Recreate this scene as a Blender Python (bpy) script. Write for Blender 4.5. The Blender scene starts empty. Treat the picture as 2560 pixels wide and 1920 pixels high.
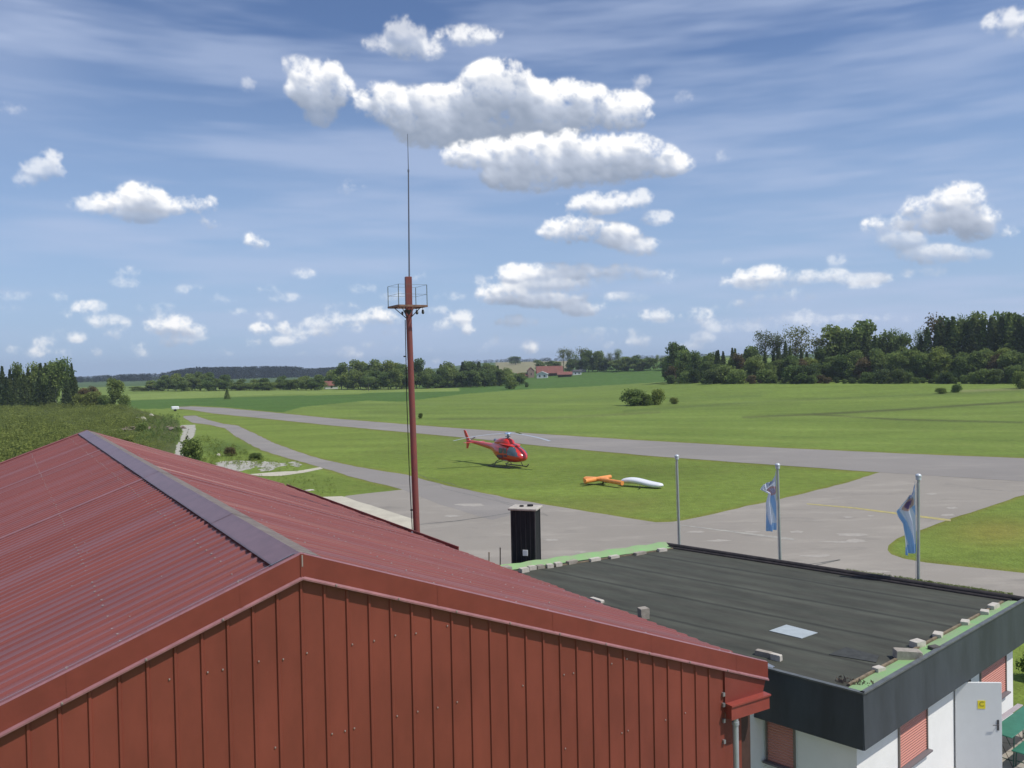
import bpy, math, random
import numpy as np
from mathutils import Vector, Matrix

random.seed(7)
rng = np.random.RandomState(7)
S = bpy.context.scene
COL = S.collection

# ------------------------------------------------------------------ camera
HC = 9.5                       # eye height of the camera above the ground
FPX = 2128.8                   # focal length in pixels of a 2560 px wide picture
PITCH, ROLL = -0.0194, 0.0200
def _rot(p, r):
    cp, sp, cr, sr = math.cos(p), math.sin(p), math.cos(r), math.sin(r)
    Ry = np.array([[cr, 0, sr], [0, 1, 0], [-sr, 0, cr]])
    Rx = np.array([[1, 0, 0], [0, cp, -sp], [0, sp, cp]])
    return Rx @ Ry
MR = _rot(PITCH, ROLL)
cam_data = bpy.data.cameras.new("camera")
cam = bpy.data.objects.new("camera", cam_data)
COL.objects.link(cam)
cam_data.sensor_width = 36.0
cam_data.lens = 36.0 * FPX / 2560.0
cam_data.clip_start = 0.1
cam_data.clip_end = 20000
_m = Matrix.Identity(4)
for i in range(3):
    _m[i][0] = MR[i, 0]; _m[i][1] = MR[i, 2]; _m[i][2] = -MR[i, 1]
_m[2][3] = HC
cam.matrix_world = _m
S.camera = cam

def ray(px, py):
    d = MR @ np.array([(px - 1280) / FPX, 1.0, -(py - 960) / FPX])
    return d
def up(px, py, z=0.0):
    """point of the level z seen at this place of the photograph"""
    d = ray(px, py); t = (z - HC) / d[2]
    return np.array([d[0] * t, d[1] * t, z])
def on_plane(px, py, P, n):
    d = ray(px, py); O = np.array([0, 0, HC])
    t = ((np.array(P) - O) @ n) / (d @ n)
    return O + d * t
def proj(X):
    d = MR.T @ (np.asarray(X, float) - np.array([0, 0, HC]))
    return 1280 + FPX * d[0] / d[1], 960 - FPX * d[2] / d[1]

# ------------------------------------------------------------------ light
SUN_EL = math.radians(56)
SUN_AZ = math.radians(-24)          # direction to the sun measured from +X towards +Y
sd = Vector((math.cos(SUN_EL) * math.cos(SUN_AZ), math.cos(SUN_EL) * math.sin(SUN_AZ), math.sin(SUN_EL)))
sl = bpy.data.lights.new("sun", 'SUN')
sl.energy = 3.6; sl.angle = math.radians(0.6); sl.color = (1.0, 0.95, 0.87)
sun = bpy.data.objects.new("sun", sl); COL.objects.link(sun)
sun.rotation_euler = sd.to_track_quat('Z', 'Y').to_euler()

S.view_settings.view_transform = 'Standard'
S.view_settings.look = 'None'
S.view_settings.exposure = 0.0
S.view_settings.gamma = 1.0
S.render.engine = 'CYCLES'
S.cycles.use_denoising = True
S.cycles.max_bounces = 6
S.cycles.diffuse_bounces = 3
S.cycles.glossy_bounces = 3
S.cycles.transparent_max_bounces = 8
S.cycles.volume_bounces = 0
S.cycles.caustics_reflective = False
S.cycles.caustics_refractive = False

# ---- noise helpers (numpy)
def vnoise(shape, cells, rs):
    """smooth value noise on a grid of the given cell counts"""
    h, w = shape; cy, cx = cells
    g = rs.rand(cy + 3, cx + 3)
    y = np.linspace(0, cy, h, endpoint=False); x = np.linspace(0, cx, w, endpoint=False)
    yi = y.astype(int); xi = x.astype(int); fy = y - yi; fx = x - xi
    fy = fy * fy * (3 - 2 * fy); fx = fx * fx * (3 - 2 * fx)
    a = g[yi][:, xi]; b = g[yi][:, xi + 1]; c = g[yi + 1][:, xi]; d = g[yi + 1][:, xi + 1]
    return (a * (1 - fx) + b * fx) * (1 - fy)[:, None] + (c * (1 - fx) + d * fx) * fy[:, None]
def fbm(shape, cells, octv, rs, gain=0.5):
    s = 0; a = 1.0; tot = 0
    for o in range(octv):
        s = s + a * vnoise(shape, (int(cells[0] * 2 ** o), int(cells[1] * 2 ** o)), rs); tot += a; a *= gain
    return s / tot
def sstep(a, b, x):
    t = np.clip((x - a) / (b - a), 0, 1); return t * t * (3 - 2 * t)

# ---- clouds: blobs given as (x, y, rx, ry, opacity) in the field of view, turned into directions
CL = [
 (355,512,140,34,.95),(350,492,62,40,1),(215,520,55,26,.6),(500,513,50,26,.9),(350,540,70,22,.6),(525,562,30,20,.85),(640,604,32,22,.8),
 (105,428,60,30,.5),(130,400,32,30,.6),(60,455,30,16,.35),(800,225,82,72,.8),(738,165,42,22,.6),(800,290,40,36,.65),
 (1010,85,50,40,.45),(1040,128,80,26,.65),(1170,92,95,24,.7),(935,110,28,18,.45),
 (1240,232,110,84,1),(1080,280,170,68,1),(1390,272,160,70,1),(1555,285,85,58,.95),(965,262,90,48,.95),(1270,318,300,52,1),(1120,345,150,34,.9),(1300,290,250,60,1),
 
 (1500,512,105,28,.75),(1600,500,30,28,.6),(1640,548,44,18,.55),(1430,580,88,40,.95),(1530,592,75,34,.9),(1605,620,58,24,.75),
 (1290,690,62,28,.8),(1400,685,120,26,.75),(1560,680,48,18,.7),(1390,712,100,16,.65),(1255,738,70,30,.85),(1370,752,90,22,.8),(1460,775,66,18,.75),
 (2310,520,85,42,1),(2395,505,68,58,1),(2265,555,125,26,.95),(2470,588,85,22,.9),(2425,555,85,48,1),(2350,560,120,34,1),
 (1900,690,80,26,.9),(1880,700,90,16,.7),(2050,690,75,13,.6),(2160,700,80,12,.5),(2320,680,50,12,.45),
 (425,815,68,30,1),(480,828,48,15,.8),(275,808,50,18,.6),(285,838,26,12,.6),(220,768,46,13,.75),(190,846,24,11,.7),(110,856,28,9,.6),
 (650,825,26,14,.8),(712,820,22,15,.7),(800,812,55,16,.6),(850,800,70,16,.6),(950,793,44,24,.95),(700,856,70,8,.6),(780,834,60,9,.6),
 (20,877,30,8,.6),(100,881,26,9,.75),(160,887,24,8,.7),(246,884,20,10,.8),(330,862,40,9,.65),(440,857,44,12,.65),(345,886,30,6,.5),(455,893,22,7,.5),
 (560,745,40,8,.35),(480,725,50,7,.35),(870,470,42,18,.3),(620,215,22,16,.3),(905,722,36,8,.3),(50,742,36,7,.3),(670,790,26,7,.4),
 (1150,798,32,14,.7),(1175,828,26,12,.65),(1290,806,56,14,.6),(1640,792,66,16,.6),(1750,792,36,16,.6),(1600,850,34,10,.55),(1322,872,22,14,.75),
 (1930,800,130,10,.4),(2000,806,90,9,.4),(1500,830,120,8,.35),(815,883,30,8,.5),(880,890,40,8,.4),(1010,875,26,8,.4),(570,875,30,6,.45),
 (2515,55,62,34,.6),(2550,90,40,20,.5),(1600,205,26,14,.3),(1710,245,22,14,.2),(1800,395,40,12,.25),(30,272,40,12,.22),(2090,650,24,12,.4),
 (1560,862,60,8,.5),(1700,870,60,7,.4),(1750,850,40,8,.4),(1215,700,40,10,.4),(1030,775,30,10,.3),(1850,820,90,9,.35),(2150,800,150,10,.3)]
CL_LOW = [(1340,392,225,56,1),(1545,392,135,58,1),(1165,392,72,34,.85),(1320,440,125,58,1),(1450,440,180,40,.95),(1655,415,80,36,.85),(1420,395,210,56,1)]
CL_GREY = [(2330,640,95,26,.65),(2250,606,62,28,.55),(2420,640,60,16,.4),(2200,575,60,14,.4),(1960,745,90,9,.35),(2010,700,90,14,.35),(1830,655,26,10,.3),(2160,702,80,14,.4),(1390,715,110,14,.4),(1560,745,70,10,.3),(1910,712,90,12,.4)]
def make_clouds():
    rs = np.random.RandomState(11)
    W, H = 1800, 900
    az = np.radians(np.linspace(-45, 45, W)); el = np.radians(np.linspace(-3, 42, H))
    A, E_ = np.meshgrid(az, el)
    D = np.stack([np.cos(E_) * np.sin(A), np.cos(E_) * np.cos(A), np.sin(E_)], -1) @ MR
    X = 1280 + FPX * D[..., 0] / D[..., 1]; Y = 960 - FPX * D[..., 2] / D[..., 1]
    blobs = list(CL)
    for i in range(40):                       # more clouds outside the field of view
        x = rs.uniform(-1000, 3600); y = rs.uniform(-700, 880)
        if -120 < x < 2680 and y > -60: continue
        s = (900 - y) / 900 * .8 + .1
        blobs.append((x, y, 150 * s * rs.uniform(.6, 1.6), 55 * s * rs.uniform(.7, 1.3), rs.uniform(.6, 1)))
    for i in range(95):                       # small fair-weather clouds towards the horizon
        y = 905 - 230 * rs.rand() ** 1.3; x = rs.uniform(-100, 2300) if i % 3 else rs.uniform(1000, 1900); s = .25 + (905 - y) / 230
        blobs.append((x, y, rs.uniform(14, 50) * s + 10, rs.uniform(3, 7) * s + 2.2, rs.uniform(.2, .6)))
    # every blob is a heap of rounded puffs with a flattish base
    def layer(blobs, dim):
        Hm = np.zeros((H, W)); Vm = np.zeros((H, W)); OP = np.zeros((H, W)); Rm = np.full((H, W), 1.0)
        sx = W / math.radians(90); sy = H / math.radians(45)
        def idx(px, py):
            d = MR @ np.array([(px - 1280) / FPX, 1.0, -(py - 960) / FPX])
            return (math.atan2(d[0], d[1]) + math.radians(45)) * sx, (math.atan2(d[2], math.hypot(d[0], d[1])) + math.radians(3)) * sy
        for cx, cy, rx, ry, op in blobs:
            i0, j0 = idx(cx, cy); i1, _ = idx(cx + 10, cy); k = abs(i1 - i0) / 10
            rx2, ry2 = rx * k, ry * k
            n = int(np.clip(26 * rx / ry, 26, 150)); puffs = []
            for q in range(n):
                u = rs.uniform(-1, 1); prof = (1 - abs(u) ** 2.2) ** .6 * rs.uniform(.75, 1.15); v = rs.uniform(-.55, .9) * prof
                rr_ = ry2 * rs.uniform(.22, .50) * (1 - .45 * abs(u) ** 2)
                if q % 3: rr_ *= rs.uniform(.30, .65); v = prof * rs.uniform(.25, 1.10)
                puffs.append((i0 + u * rx2 * .95, j0 + v * ry2 * .72, max(1.2, rr_)))
            puffs.append((i0, j0, -1))
            for (a, b_, rr_) in puffs:
                if rr_ < 0:                        # the soft body of the cloud below its puffs
                    x0, x1, y0, y1 = max(0, int(a - rx2)), min(W, int(a + rx2) + 1), max(0, int(b_ - ry2)), min(H, int(b_ + ry2) + 1)
                    if x0 >= x1 or y0 >= y1: continue
                    yy, xx = np.mgrid[y0:y1, x0:x1]; e2 = 1 - ((xx - a) / (rx2 * .93)) ** 2 - ((yy - b_) / ry2 * np.where(yy < b_, 1.45, 1.12)) ** 2
                    z = np.where(e2 > 0, ry2 * (.15 + .42 * np.sqrt(np.clip(e2, 0, 1))), 0); o = Hm[y0:y1, x0:x1]; m = z > o
                    Hm[y0:y1, x0:x1] = np.where(m, z, o); Rm[y0:y1, x0:x1] = np.where(m, ry2, Rm[y0:y1, x0:x1]); OP[y0:y1, x0:x1] = np.where(m, op, OP[y0:y1, x0:x1]); Vm[y0:y1, x0:x1] = np.where(m, (yy - b_) / ry2, Vm[y0:y1, x0:x1])
                    continue
                x0, x1, y0, y1 = int(a - rr_ - 1), int(a + rr_ + 2), int(b_ - rr_ - 1), int(b_ + rr_ + 2)
                x0, y0 = max(0, x0), max(0, y0); x1, y1 = min(W, x1), min(H, y1)
                if x0 >= x1 or y0 >= y1: continue
                yy, xx = np.mgrid[y0:y1, x0:x1]; sq = (yy - b_) * np.where(yy < b_, 1.35, 1.0)
                z2 = rr_ ** 2 - (xx - a) ** 2 - sq ** 2
                z = np.sqrt(np.clip(z2, 0, None)) * 1.0 + np.where(z2 > 0, .36 * ry2, 0) * np.clip(z2 / rr_ ** 2 * 3, 0, 1)
                o = Hm[y0:y1, x0:x1]; m = z > o
                Hm[y0:y1, x0:x1] = np.where(m, z, o)
                Rm[y0:y1, x0:x1] = np.where(m, ry2, Rm[y0:y1, x0:x1]); OP[y0:y1, x0:x1] = np.where(m, op, OP[y0:y1, x0:x1])
                Vm[y0:y1, x0:x1] = np.where(m, (yy - j0) / ry2, Vm[y0:y1, x0:x1])
        def blur(a, s_):
            kk = int(s_ * 3) + 1; g = np.exp(-np.arange(-kk, kk + 1) ** 2 / (2 * s_ * s_)); g /= g.sum()
            for ax in (0, 1):
                p = np.pad(a, [(kk, kk) if ax == q else (0, 0) for q in (0, 1)], mode='edge'); o = 0
                for t_, w_ in enumerate(g): o = o + w_ * (p[t_:t_ + a.shape[0], :] if ax == 0 else p[:, t_:t_ + a.shape[1]])
                a = o
            return a
        nz1 = fbm((H, W), (45, 90), 5, rs, .62); nz2 = fbm((H, W), (18, 36), 4, rs, .55)
        cov = blur((Hm > 0) * 1.0, 3.6); cov2 = blur((Hm > 0) * 1.0, 10.0)
        Rb = blur(Rm, 3); OP = np.where(OP > 0, OP, 0); OPb = blur(OP, 4) / np.maximum(blur((OP > 0) * 1.0, 4), 1e-3)
        Vb = blur(Vm * (Hm > 0), 5) / np.maximum(blur((Hm > 0) * 1.0, 5), 1e-3)
        nz3 = fbm((H, W), (140, 280), 3, rs, .6)
        body = .42 * cov + .58 * cov2 + (nz1 - .5) * 1.7 + (nz3 - .5) * .5 + (nz2 - .5) * .45
        al = sstep(.06, .95, body) * sstep(.02, .35, cov) * np.clip(OPb * 1.2, 0, 1)
        Hs = .62 * blur(Hm, 1.6) + .38 * blur(Hm, 5.0) + nz1 * np.minimum(Rb, 22) * .40
        gy, gx = np.gradient(Hs); gy = np.clip(gy, -2.5, 2.5); gx = np.clip(gx, -2.5, 2.5)
        nn = np.sqrt(1 + gx ** 2 * .5 + gy ** 2 * .5); lam = np.clip((-gx * .25 - gy * .50 + .62) / nn, 0, 1)
        lam = blur(lam, 1.2)
        big = np.clip(Rb / 14, .35, 1)
        Hb = blur(Hm, 2.5); cs = np.cumsum(Hb[::-1], 0)[::-1]           # matter standing above each point
        wdw = 60; above = cs - np.concatenate([cs[wdw:], np.zeros((wdw, W))], 0)
        Tr = np.exp(-np.clip(above - 4 * Rb, 0, None) / (110 + Rb * 13))
        L = .09 + .95 * Tr + .55 * (lam - .52) * (.20 + .90 * Tr) + (nz2 - .5) * .24 + (nz1 - .5) * .12
        elev = np.clip((930 - Y) / 900, 0, 1)
        L = np.clip(L * dim, .12, 1.0)
        # colour: shaded base blue-grey, lit top white
        dark = np.array([.25, .31, .42]); mid = np.array([.56, .62, .74]); lite = np.array([1.08, 1.08, 1.08])
        t = L[..., None]
        c = np.where(t < .55, dark + (mid - dark) * np.clip(t / .55, 0, 1), mid + (lite - mid) * np.clip((t - .55) / .4, 0, 1))
        return al, c
    al, c = layer(blobs, 1.0)
    for bl, dim in ((CL_LOW, 1.0), (CL_GREY, .62)):
        a1_, c1_ = layer(bl, dim); na = a1_ + al * (1 - a1_)
        c = (c1_ * a1_[..., None] + c * (al * (1 - a1_))[..., None]) / np.maximum(na, 1e-4)[..., None]; al = na
    # thin high veil in long streaks
    hs = fbm((H, W), (16, 5), 5, rs, .58)
    hs2 = fbm((H, W), (50, 10), 3, rs, .5)
    veil = sstep(.36, .72, hs * .7 + hs2 * .3) * .50 + .02
    right = sstep(1500, 2600, X) * sstep(200, 850, Y) * (Y < 930)
    veil = veil + right * .40 * sstep(.35, .62, hs2 * .5 + hs * .5)
    left = sstep(350, 0, X) * sstep(500, 0, Y)
    veil = veil + .35 * left
    veil = np.clip(veil, 0, .8)
    vc = np.array([.50, .59, .80])
    a2 = al + veil * (1 - al)
    rgb = (c * al[..., None] + vc * (veil * (1 - al))[..., None]) / np.maximum(a2, 1e-4)[..., None]
    out = np.ones((H, W, 4), np.float32)
    out[..., :3] = rgb; out[..., 3] = a2
    img = bpy.data.images.new("cloud_layer", W, H, alpha=True, float_buffer=True)
    img.colorspace_settings.name = 'Non-Color'
    img.alpha_mode = 'CHANNEL_PACKED'
    img.pixels.foreach_set(out.ravel())
    img.update(); img.pack()
    return img

w = bpy.data.worlds.new("World"); S.world = w; w.use_nodes = True
nt = w.node_tree; nt.nodes.clear()
def N(t, **k):
    n = nt.nodes.new(t)
    for a, b in k.items(): setattr(n, a, b)
    return n
wo = N('ShaderNodeOutputWorld'); bg = N('ShaderNodeBackground')
sky = N('ShaderNodeTexSky'); sky.sky_type = 'NISHITA'; sky.sun_disc = False
sky.sun_elevation = SUN_EL; sky.sun_rotation = math.pi / 2 - SUN_AZ
sky.altitude = 600; sky.air_density = 1.0; sky.dust_density = 0.2; sky.ozone_density = 2.6
SKY_STR = 0.12
tc = N('ShaderNodeTexCoord'); sep = N('ShaderNodeSeparateXYZ')
nt.links.new(tc.outputs['Generated'], sep.inputs[0])
def M(op, a, b=None):
    n = N('ShaderNodeMath', operation=op)
    for i, v in enumerate((a, b)):
        if v is None: continue
        if isinstance(v, (int, float)): n.inputs[i].default_value = v
        else: nt.links.new(v, n.inputs[i])
    return n.outputs[0]
azn = M('ARCTAN2', sep.outputs[0], sep.outputs[1]); eln = M('ARCSINE', sep.outputs[2])
uu = M('ADD', M('DIVIDE', azn, math.radians(90)), .5)
vv = M('DIVIDE', M('ADD', eln, math.radians(3)), math.radians(45))
cmb = N('ShaderNodeCombineXYZ'); nt.links.new(uu, cmb.inputs[0]); nt.links.new(vv, cmb.inputs[1])
it = N('ShaderNodeTexImage'); it.image = make_clouds(); it.extension = 'MIRROR'; it.interpolation = 'Linear'
nt.links.new(cmb.outputs[0], it.inputs[0])
fade = M('MULTIPLY', it.outputs['Alpha'], M('MINIMUM', M('MAXIMUM', M('SUBTRACT', 3.2, M('MULTIPLY', eln, 3.0)), .25), 1.0))
scl = N('ShaderNodeVectorMath', operation='SCALE'); nt.links.new(it.outputs['Color'], scl.inputs[0]); scl.inputs['Scale'].default_value = 1.0 / SKY_STR
mx = N('ShaderNodeMix', data_type='RGBA')
nt.links.new(fade, mx.inputs['Factor'])
tint = N('ShaderNodeMix', data_type='RGBA', blend_type='MULTIPLY'); tint.inputs['Factor'].default_value = 1.0
nt.links.new(sky.outputs[0], tint.inputs['A']); tint.inputs['B'].default_value = (.74, .79, .92, 1)
hzn = N('ShaderNodeMix', data_type='RGBA'); nt.links.new(tint.outputs['Result'], hzn.inputs['A']); hzn.inputs['B'].default_value = (.37 / SKY_STR, .51 / SKY_STR, .74 / SKY_STR, 1)
hf = M('MULTIPLY', M('MAXIMUM', M('SUBTRACT', 1.0, M('DIVIDE', M('ABSOLUTE', eln), .36)), 0.0), .92); nt.links.new(hf, hzn.inputs['Factor'])
nt.links.new(hzn.outputs['Result'], mx.inputs['A']); nt.links.new(scl.outputs[0], mx.inputs['B'])
nt.links.new(mx.outputs['Result'], bg.inputs['Color']); bg.inputs['Strength'].default_value = SKY_STR
nt.links.new(bg.outputs[0], wo.inputs[0])
w.cycles.sampling_method = 'MANUAL'; w.cycles.sample_map_resolution = 512

# ------------------------------------------------------------------ helpers
def material(name, col, rough=.8, metal=0., spec=.5, var=.0, scale=4., bump=0., bscale=40., col2=None, attr=None, coat=0., dist=.02, objvar=0., detail=5, stretch=None):
    m = bpy.data.materials.new(name); m.use_nodes = True
    t = m.node_tree; b = t.nodes['Principled BSDF']
    b.inputs['Roughness'].default_value = rough; b.inputs['Metallic'].default_value = metal
    b.inputs['Specular IOR Level'].default_value = spec
    if coat: b.inputs['Coat Weight'].default_value = coat; b.inputs['Coat Roughness'].default_value = .15
    src = None
    if attr:
        a = t.nodes.new('ShaderNodeAttribute'); a.attribute_name = attr; src = a.outputs['Color']
    tcn = t.nodes.new('ShaderNodeTexCoord'); vec = tcn.outputs['Object']
    if stretch:
        mp = t.nodes.new('ShaderNodeMapping'); mp.inputs['Scale'].default_value = stretch
        t.links.new(vec, mp.inputs[0]); vec = mp.outputs[0]
    if var or col2:
        n = t.nodes.new('ShaderNodeTexNoise'); n.inputs['Scale'].default_value = scale
        n.inputs['Detail'].default_value = detail; n.inputs['Roughness'].default_value = .65
        t.links.new(vec, n.inputs['Vector'])
        rp = t.nodes.new('ShaderNodeValToRGB'); rp.color_ramp.elements[0].position = .36; rp.color_ramp.elements[1].position = .66
        t.links.new(n.outputs['Fac'], rp.inputs[0])
        mixn = t.nodes.new('ShaderNodeMix'); mixn.data_type = 'RGBA'
        t.links.new(rp.outputs[0], mixn.inputs['Factor'])
        if col2:
            mixn.inputs['A'].default_value = (*col, 1); mixn.inputs['B'].default_value = (*col2, 1)
        else:
            mixn.inputs['A'].default_value = (*[c * (1 - var) for c in col], 1)
            mixn.inputs['B'].default_value = (*[min(1, c * (1 + var)) for c in col], 1)
        out = mixn.outputs['Result']
        if src is not None:
            k = t.nodes.new('ShaderNodeMix'); k.data_type = 'RGBA'; k.blend_type = 'MULTIPLY'; k.inputs['Factor'].default_value = 1
            t.links.new(src, k.inputs['A']); t.links.new(out, k.inputs['B']); out = k.outputs['Result']
        src = out
    if objvar:
        oi = t.nodes.new('ShaderNodeObjectInfo'); hs = t.nodes.new('ShaderNodeHueSaturation')
        mr = t.nodes.new('ShaderNodeMapRange'); mr.inputs['To Min'].default_value = 1 - objvar; mr.inputs['To Max'].default_value = 1 + objvar
        t.links.new(oi.outputs['Random'], mr.inputs[0]); t.links.new(mr.outputs[0], hs.inputs['Value'])
        if src is not None: t.links.new(src, hs.inputs['Color'])
        else: hs.inputs['Color'].default_value = (*col, 1)
        src = hs.outputs[0]
    if src is not None: t.links.new(src, b.inputs['Base Color'])
    else: b.inputs['Base Color'].default_value = (*col, 1)
    if bump:
        n = t.nodes.new('ShaderNodeTexNoise'); n.inputs['Scale'].default_value = bscale; n.inputs['Detail'].default_value = 4
        t.links.new(vec, n.inputs['Vector'])
        bp = t.nodes.new('ShaderNodeBump'); bp.inputs['Strength'].default_value = bump; bp.inputs['Distance'].default_value = dist
        t.links.new(n.outputs['Fac'], bp.inputs['Height']); t.links.new(bp.outputs[0], b.inputs['Normal'])
    return m

def tag(o, label=None, cat=None, group=None, kind=None):
    if label: o['label'] = label
    if cat: o['category'] = cat
    if group: o['group'] = group
    if kind: o['kind'] = kind
    return o
def empty(name, loc, rz=0., label=None, cat=None, group=None):
    o = bpy.data.objects.new(name, None); COL.objects.link(o)
    o.location = loc; o.rotation_euler = (0, 0, rz); o.empty_display_size = .3
    return tag(o, label, cat, group)

class MB:
    def __init__(s): s.v = []; s.f = []; s.m = []; s.sm = []
    def add(s, vs, fs, mi=0, smooth=False):
        o = len(s.v); s.v += [tuple(map(float, q)) for q in vs]
        for f in fs: s.f.append([i + o for i in f]); s.m.append(mi); s.sm.append(smooth)
        return s
    def box(s, c, d, rz=0., mi=0, R=None):
        x, y, z = [k / 2 for k in d]
        vs = [(a * x, b * y, e * z) for e in (-1, 1) for a, b in ((-1, -1), (1, -1), (1, 1), (-1, 1))]
        R = R if R is not None else Matrix.Rotation(rz, 3, 'Z')
        vs = [tuple(R @ Vector(q) + Vector(c)) for q in vs]
        return s.add(vs, [(3, 2, 1, 0), (4, 5, 6, 7), (0, 1, 5, 4), (1, 2, 6, 5), (2, 3, 7, 6), (3, 0, 4, 7)], mi)
    def bbox(s, c, d, b=.01, R=None, mi=0):
        """box with chamfered edges"""
        x, y, z = [k / 2 for k in d]; vs = []; R = R if R is not None else Matrix.Identity(3)
        for sx in (-1, 1):
            for sy in (-1, 1):
                for sz in (-1, 1):
                    vs += [(sx * (x - b), sy * (y - b), sz * z), (sx * (x - b), sy * y, sz * (z - b)), (sx * x, sy * (y - b), sz * (z - b))]
        vv = [R @ Vector(q) + Vector(c) for q in vs]
        import bmesh
        bm = bmesh.new(); [bm.verts.new(q) for q in vv]; bmesh.ops.convex_hull(bm, input=bm.verts)
        bm.verts.index_update()
        s.add([q.co for q in bm.verts], [[k.index for k in f.verts] for f in bm.faces], mi); bm.free(); return s
    def hull(s, pts, mi=0, smooth=False):
        import bmesh
        bm = bmesh.new(); [bm.verts.new(q) for q in pts]; r = bmesh.ops.convex_hull(bm, input=bm.verts)
        bmesh.ops.delete(bm, geom=[q for q in bm.verts if not q.link_faces], context='VERTS')
        bm.verts.index_update()
        s.add([q.co for q in bm.verts], [[k.index for k in f.verts] for f in bm.faces], mi, smooth); bm.free(); return s
    def tube(s, p0, p1, r0, r1=None, n=10, mi=0, caps=True):
        r1 = r0 if r1 is None else r1
        p0, p1 = Vector(p0), Vector(p1); d = (p1 - p0).normalized()
        a = d.orthogonal().normalized(); b = d.cross(a)
        vs = []
        for p, r in ((p0, r0), (p1, r1)):
            for i in range(n):
                t = 2 * math.pi * i / n; vs.append(p + a * r * math.cos(t) + b * r * math.sin(t))
        s.add(vs, [(i, (i + 1) % n, n + (i + 1) % n, n + i) for i in range(n)], mi, True)
        if caps:
            s.add(vs[:n], [list(range(n))[::-1]], mi); s.add(vs[n:], [list(range(n))], mi)
        return s
    def path(s, pts, r, n=8, mi=0):
        for a, b in zip(pts[:-1], pts[1:]): s.tube(a, b, r, r, n, mi)
        return s
    def prism(s, poly, z0, z1, mi=0):
        n = len(poly)
        vs = [(p[0], p[1], z0) for p in poly] + [(p[0], p[1], z1) for p in poly]
        fs = [list(range(n))[::-1], list(range(n, 2 * n))] + [(i, (i + 1) % n, n + (i + 1) % n, n + i) for i in range(n)]
        return s.add(vs, fs, mi)
    def loft(s, rings, mi=0, caps=True, smooth=True):
        n = len(rings[0]); vs = [q for r in rings for q in r]; fs = []
        for k in range(len(rings) - 1):
            for i in range(n): fs.append((k * n + i, k * n + (i + 1) % n, (k + 1) * n + (i + 1) % n, (k + 1) * n + i))
        s.add(vs, fs, mi, smooth)
        if caps: s.add(rings[0], [list(range(n))[::-1]], mi, smooth); s.add(rings[-1], [list(range(n))], mi, smooth)
        return s
    def build(s, name, mats, parent=None, weld=False):
        me = bpy.data.meshes.new(name); me.from_pydata(s.v, [], s.f)
        mats = mats if isinstance(mats, (list, tuple)) else [mats]
        for q in mats: me.materials.append(q)
        me.polygons.foreach_set('material_index', s.m); me.polygons.foreach_set('use_smooth', s.sm)
        if weld:
            import bmesh
            bm = bmesh.new(); bm.from_mesh(me); bmesh.ops.remove_doubles(bm, verts=bm.verts, dist=1e-4)
            bmesh.ops.recalc_face_normals(bm, faces=bm.faces); bm.to_mesh(me); bm.free()
        me.update()
        o = bpy.data.objects.new(name, me); COL.objects.link(o)
        if parent is not None: o.parent = parent
        return o
def sphere_pts(c, r, n=10, m=7, sz=1.):
    return [(c[0] + r * math.sin(math.pi * j / m) * math.cos(2 * math.pi * i / n), c[1] + r * math.sin(math.pi * j / m) * math.sin(2 * math.pi * i / n), c[2] + sz * r * math.cos(math.pi * j / m)) for j in range(m + 1) for i in range(n)]

# ------------------------------------------------------------------ terrain
def ss(a, b, x):
    t = min(1., max(0., (x - a) / (b - a))); return t * t * (3 - 2 * t)
def terrain(x, y):
    """height of the land; level around the airfield"""
    x = np.asarray(x, float); y = np.asarray(y, float)
    r = np.hypot(x, y) + 1e-6; az = np.arctan2(x, y)
    h = 11.0 * sstep(1.0, 0.0, np.hypot((x - 150) / 270, (y - 700) / 330))          # farm hill
    h = h + 3.4 * sstep(190, 340, r) * sstep(.10, .26, az)                        # rise to the wood
    h = h + 19.0 * sstep(800, 1500, r) * sstep(-.16, -.02, az)                      # far ridge
    h = h + 2 * sstep(1500, 3000, r)
    return h
def land(px, py, far=3000):
    """point of the land seen at this place"""
    d = ray(px, py); O = np.array([0, 0, HC]); t = 20.
    last = t
    while t < far:
        X = O + d * t
        if X[2] < terrain(X[0], X[1]):
            a, b = last, t
            for _ in range(24):
                m = (a + b) / 2; X = O + d * m
                if X[2] < terrain(X[0], X[1]): b = m
                else: a = m
            X = O + d * b; return np.array([X[0], X[1], float(terrain(X[0], X[1]))])
        last = t; t *= 1.015
    X = O + d * far; return np.array([X[0], X[1], float(terrain(X[0], X[1]))])

def inpoly(px, py, poly):
    c = np.zeros(px.shape, bool); n = len(poly)
    for i in range(n):
        x1, y1 = poly[i]; x2, y2 = poly[(i + 1) % n]
        if y1 == y2: continue
        k = ((y1 > py) != (y2 > py)) & (px < (x2 - x1) * (py - y1) / (y2 - y1) + x1)
        c ^= k
    return c
def dline(px, py, pts):
    d = np.full(px.shape, 1e9)
    for (x1, y1), (x2, y2) in zip(pts[:-1], pts[1:]):
        t = np.clip(((px - x1) * (x2 - x1) + (py - y1) * (y2 - y1)) / ((x2 - x1) ** 2 + (y2 - y1) ** 2 + 1e-9), 0, 1)
        d = np.minimum(d, np.hypot(px - x1 - t * (x2 - x1), py - y1 - t * (y2 - y1)))
    return d

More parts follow.
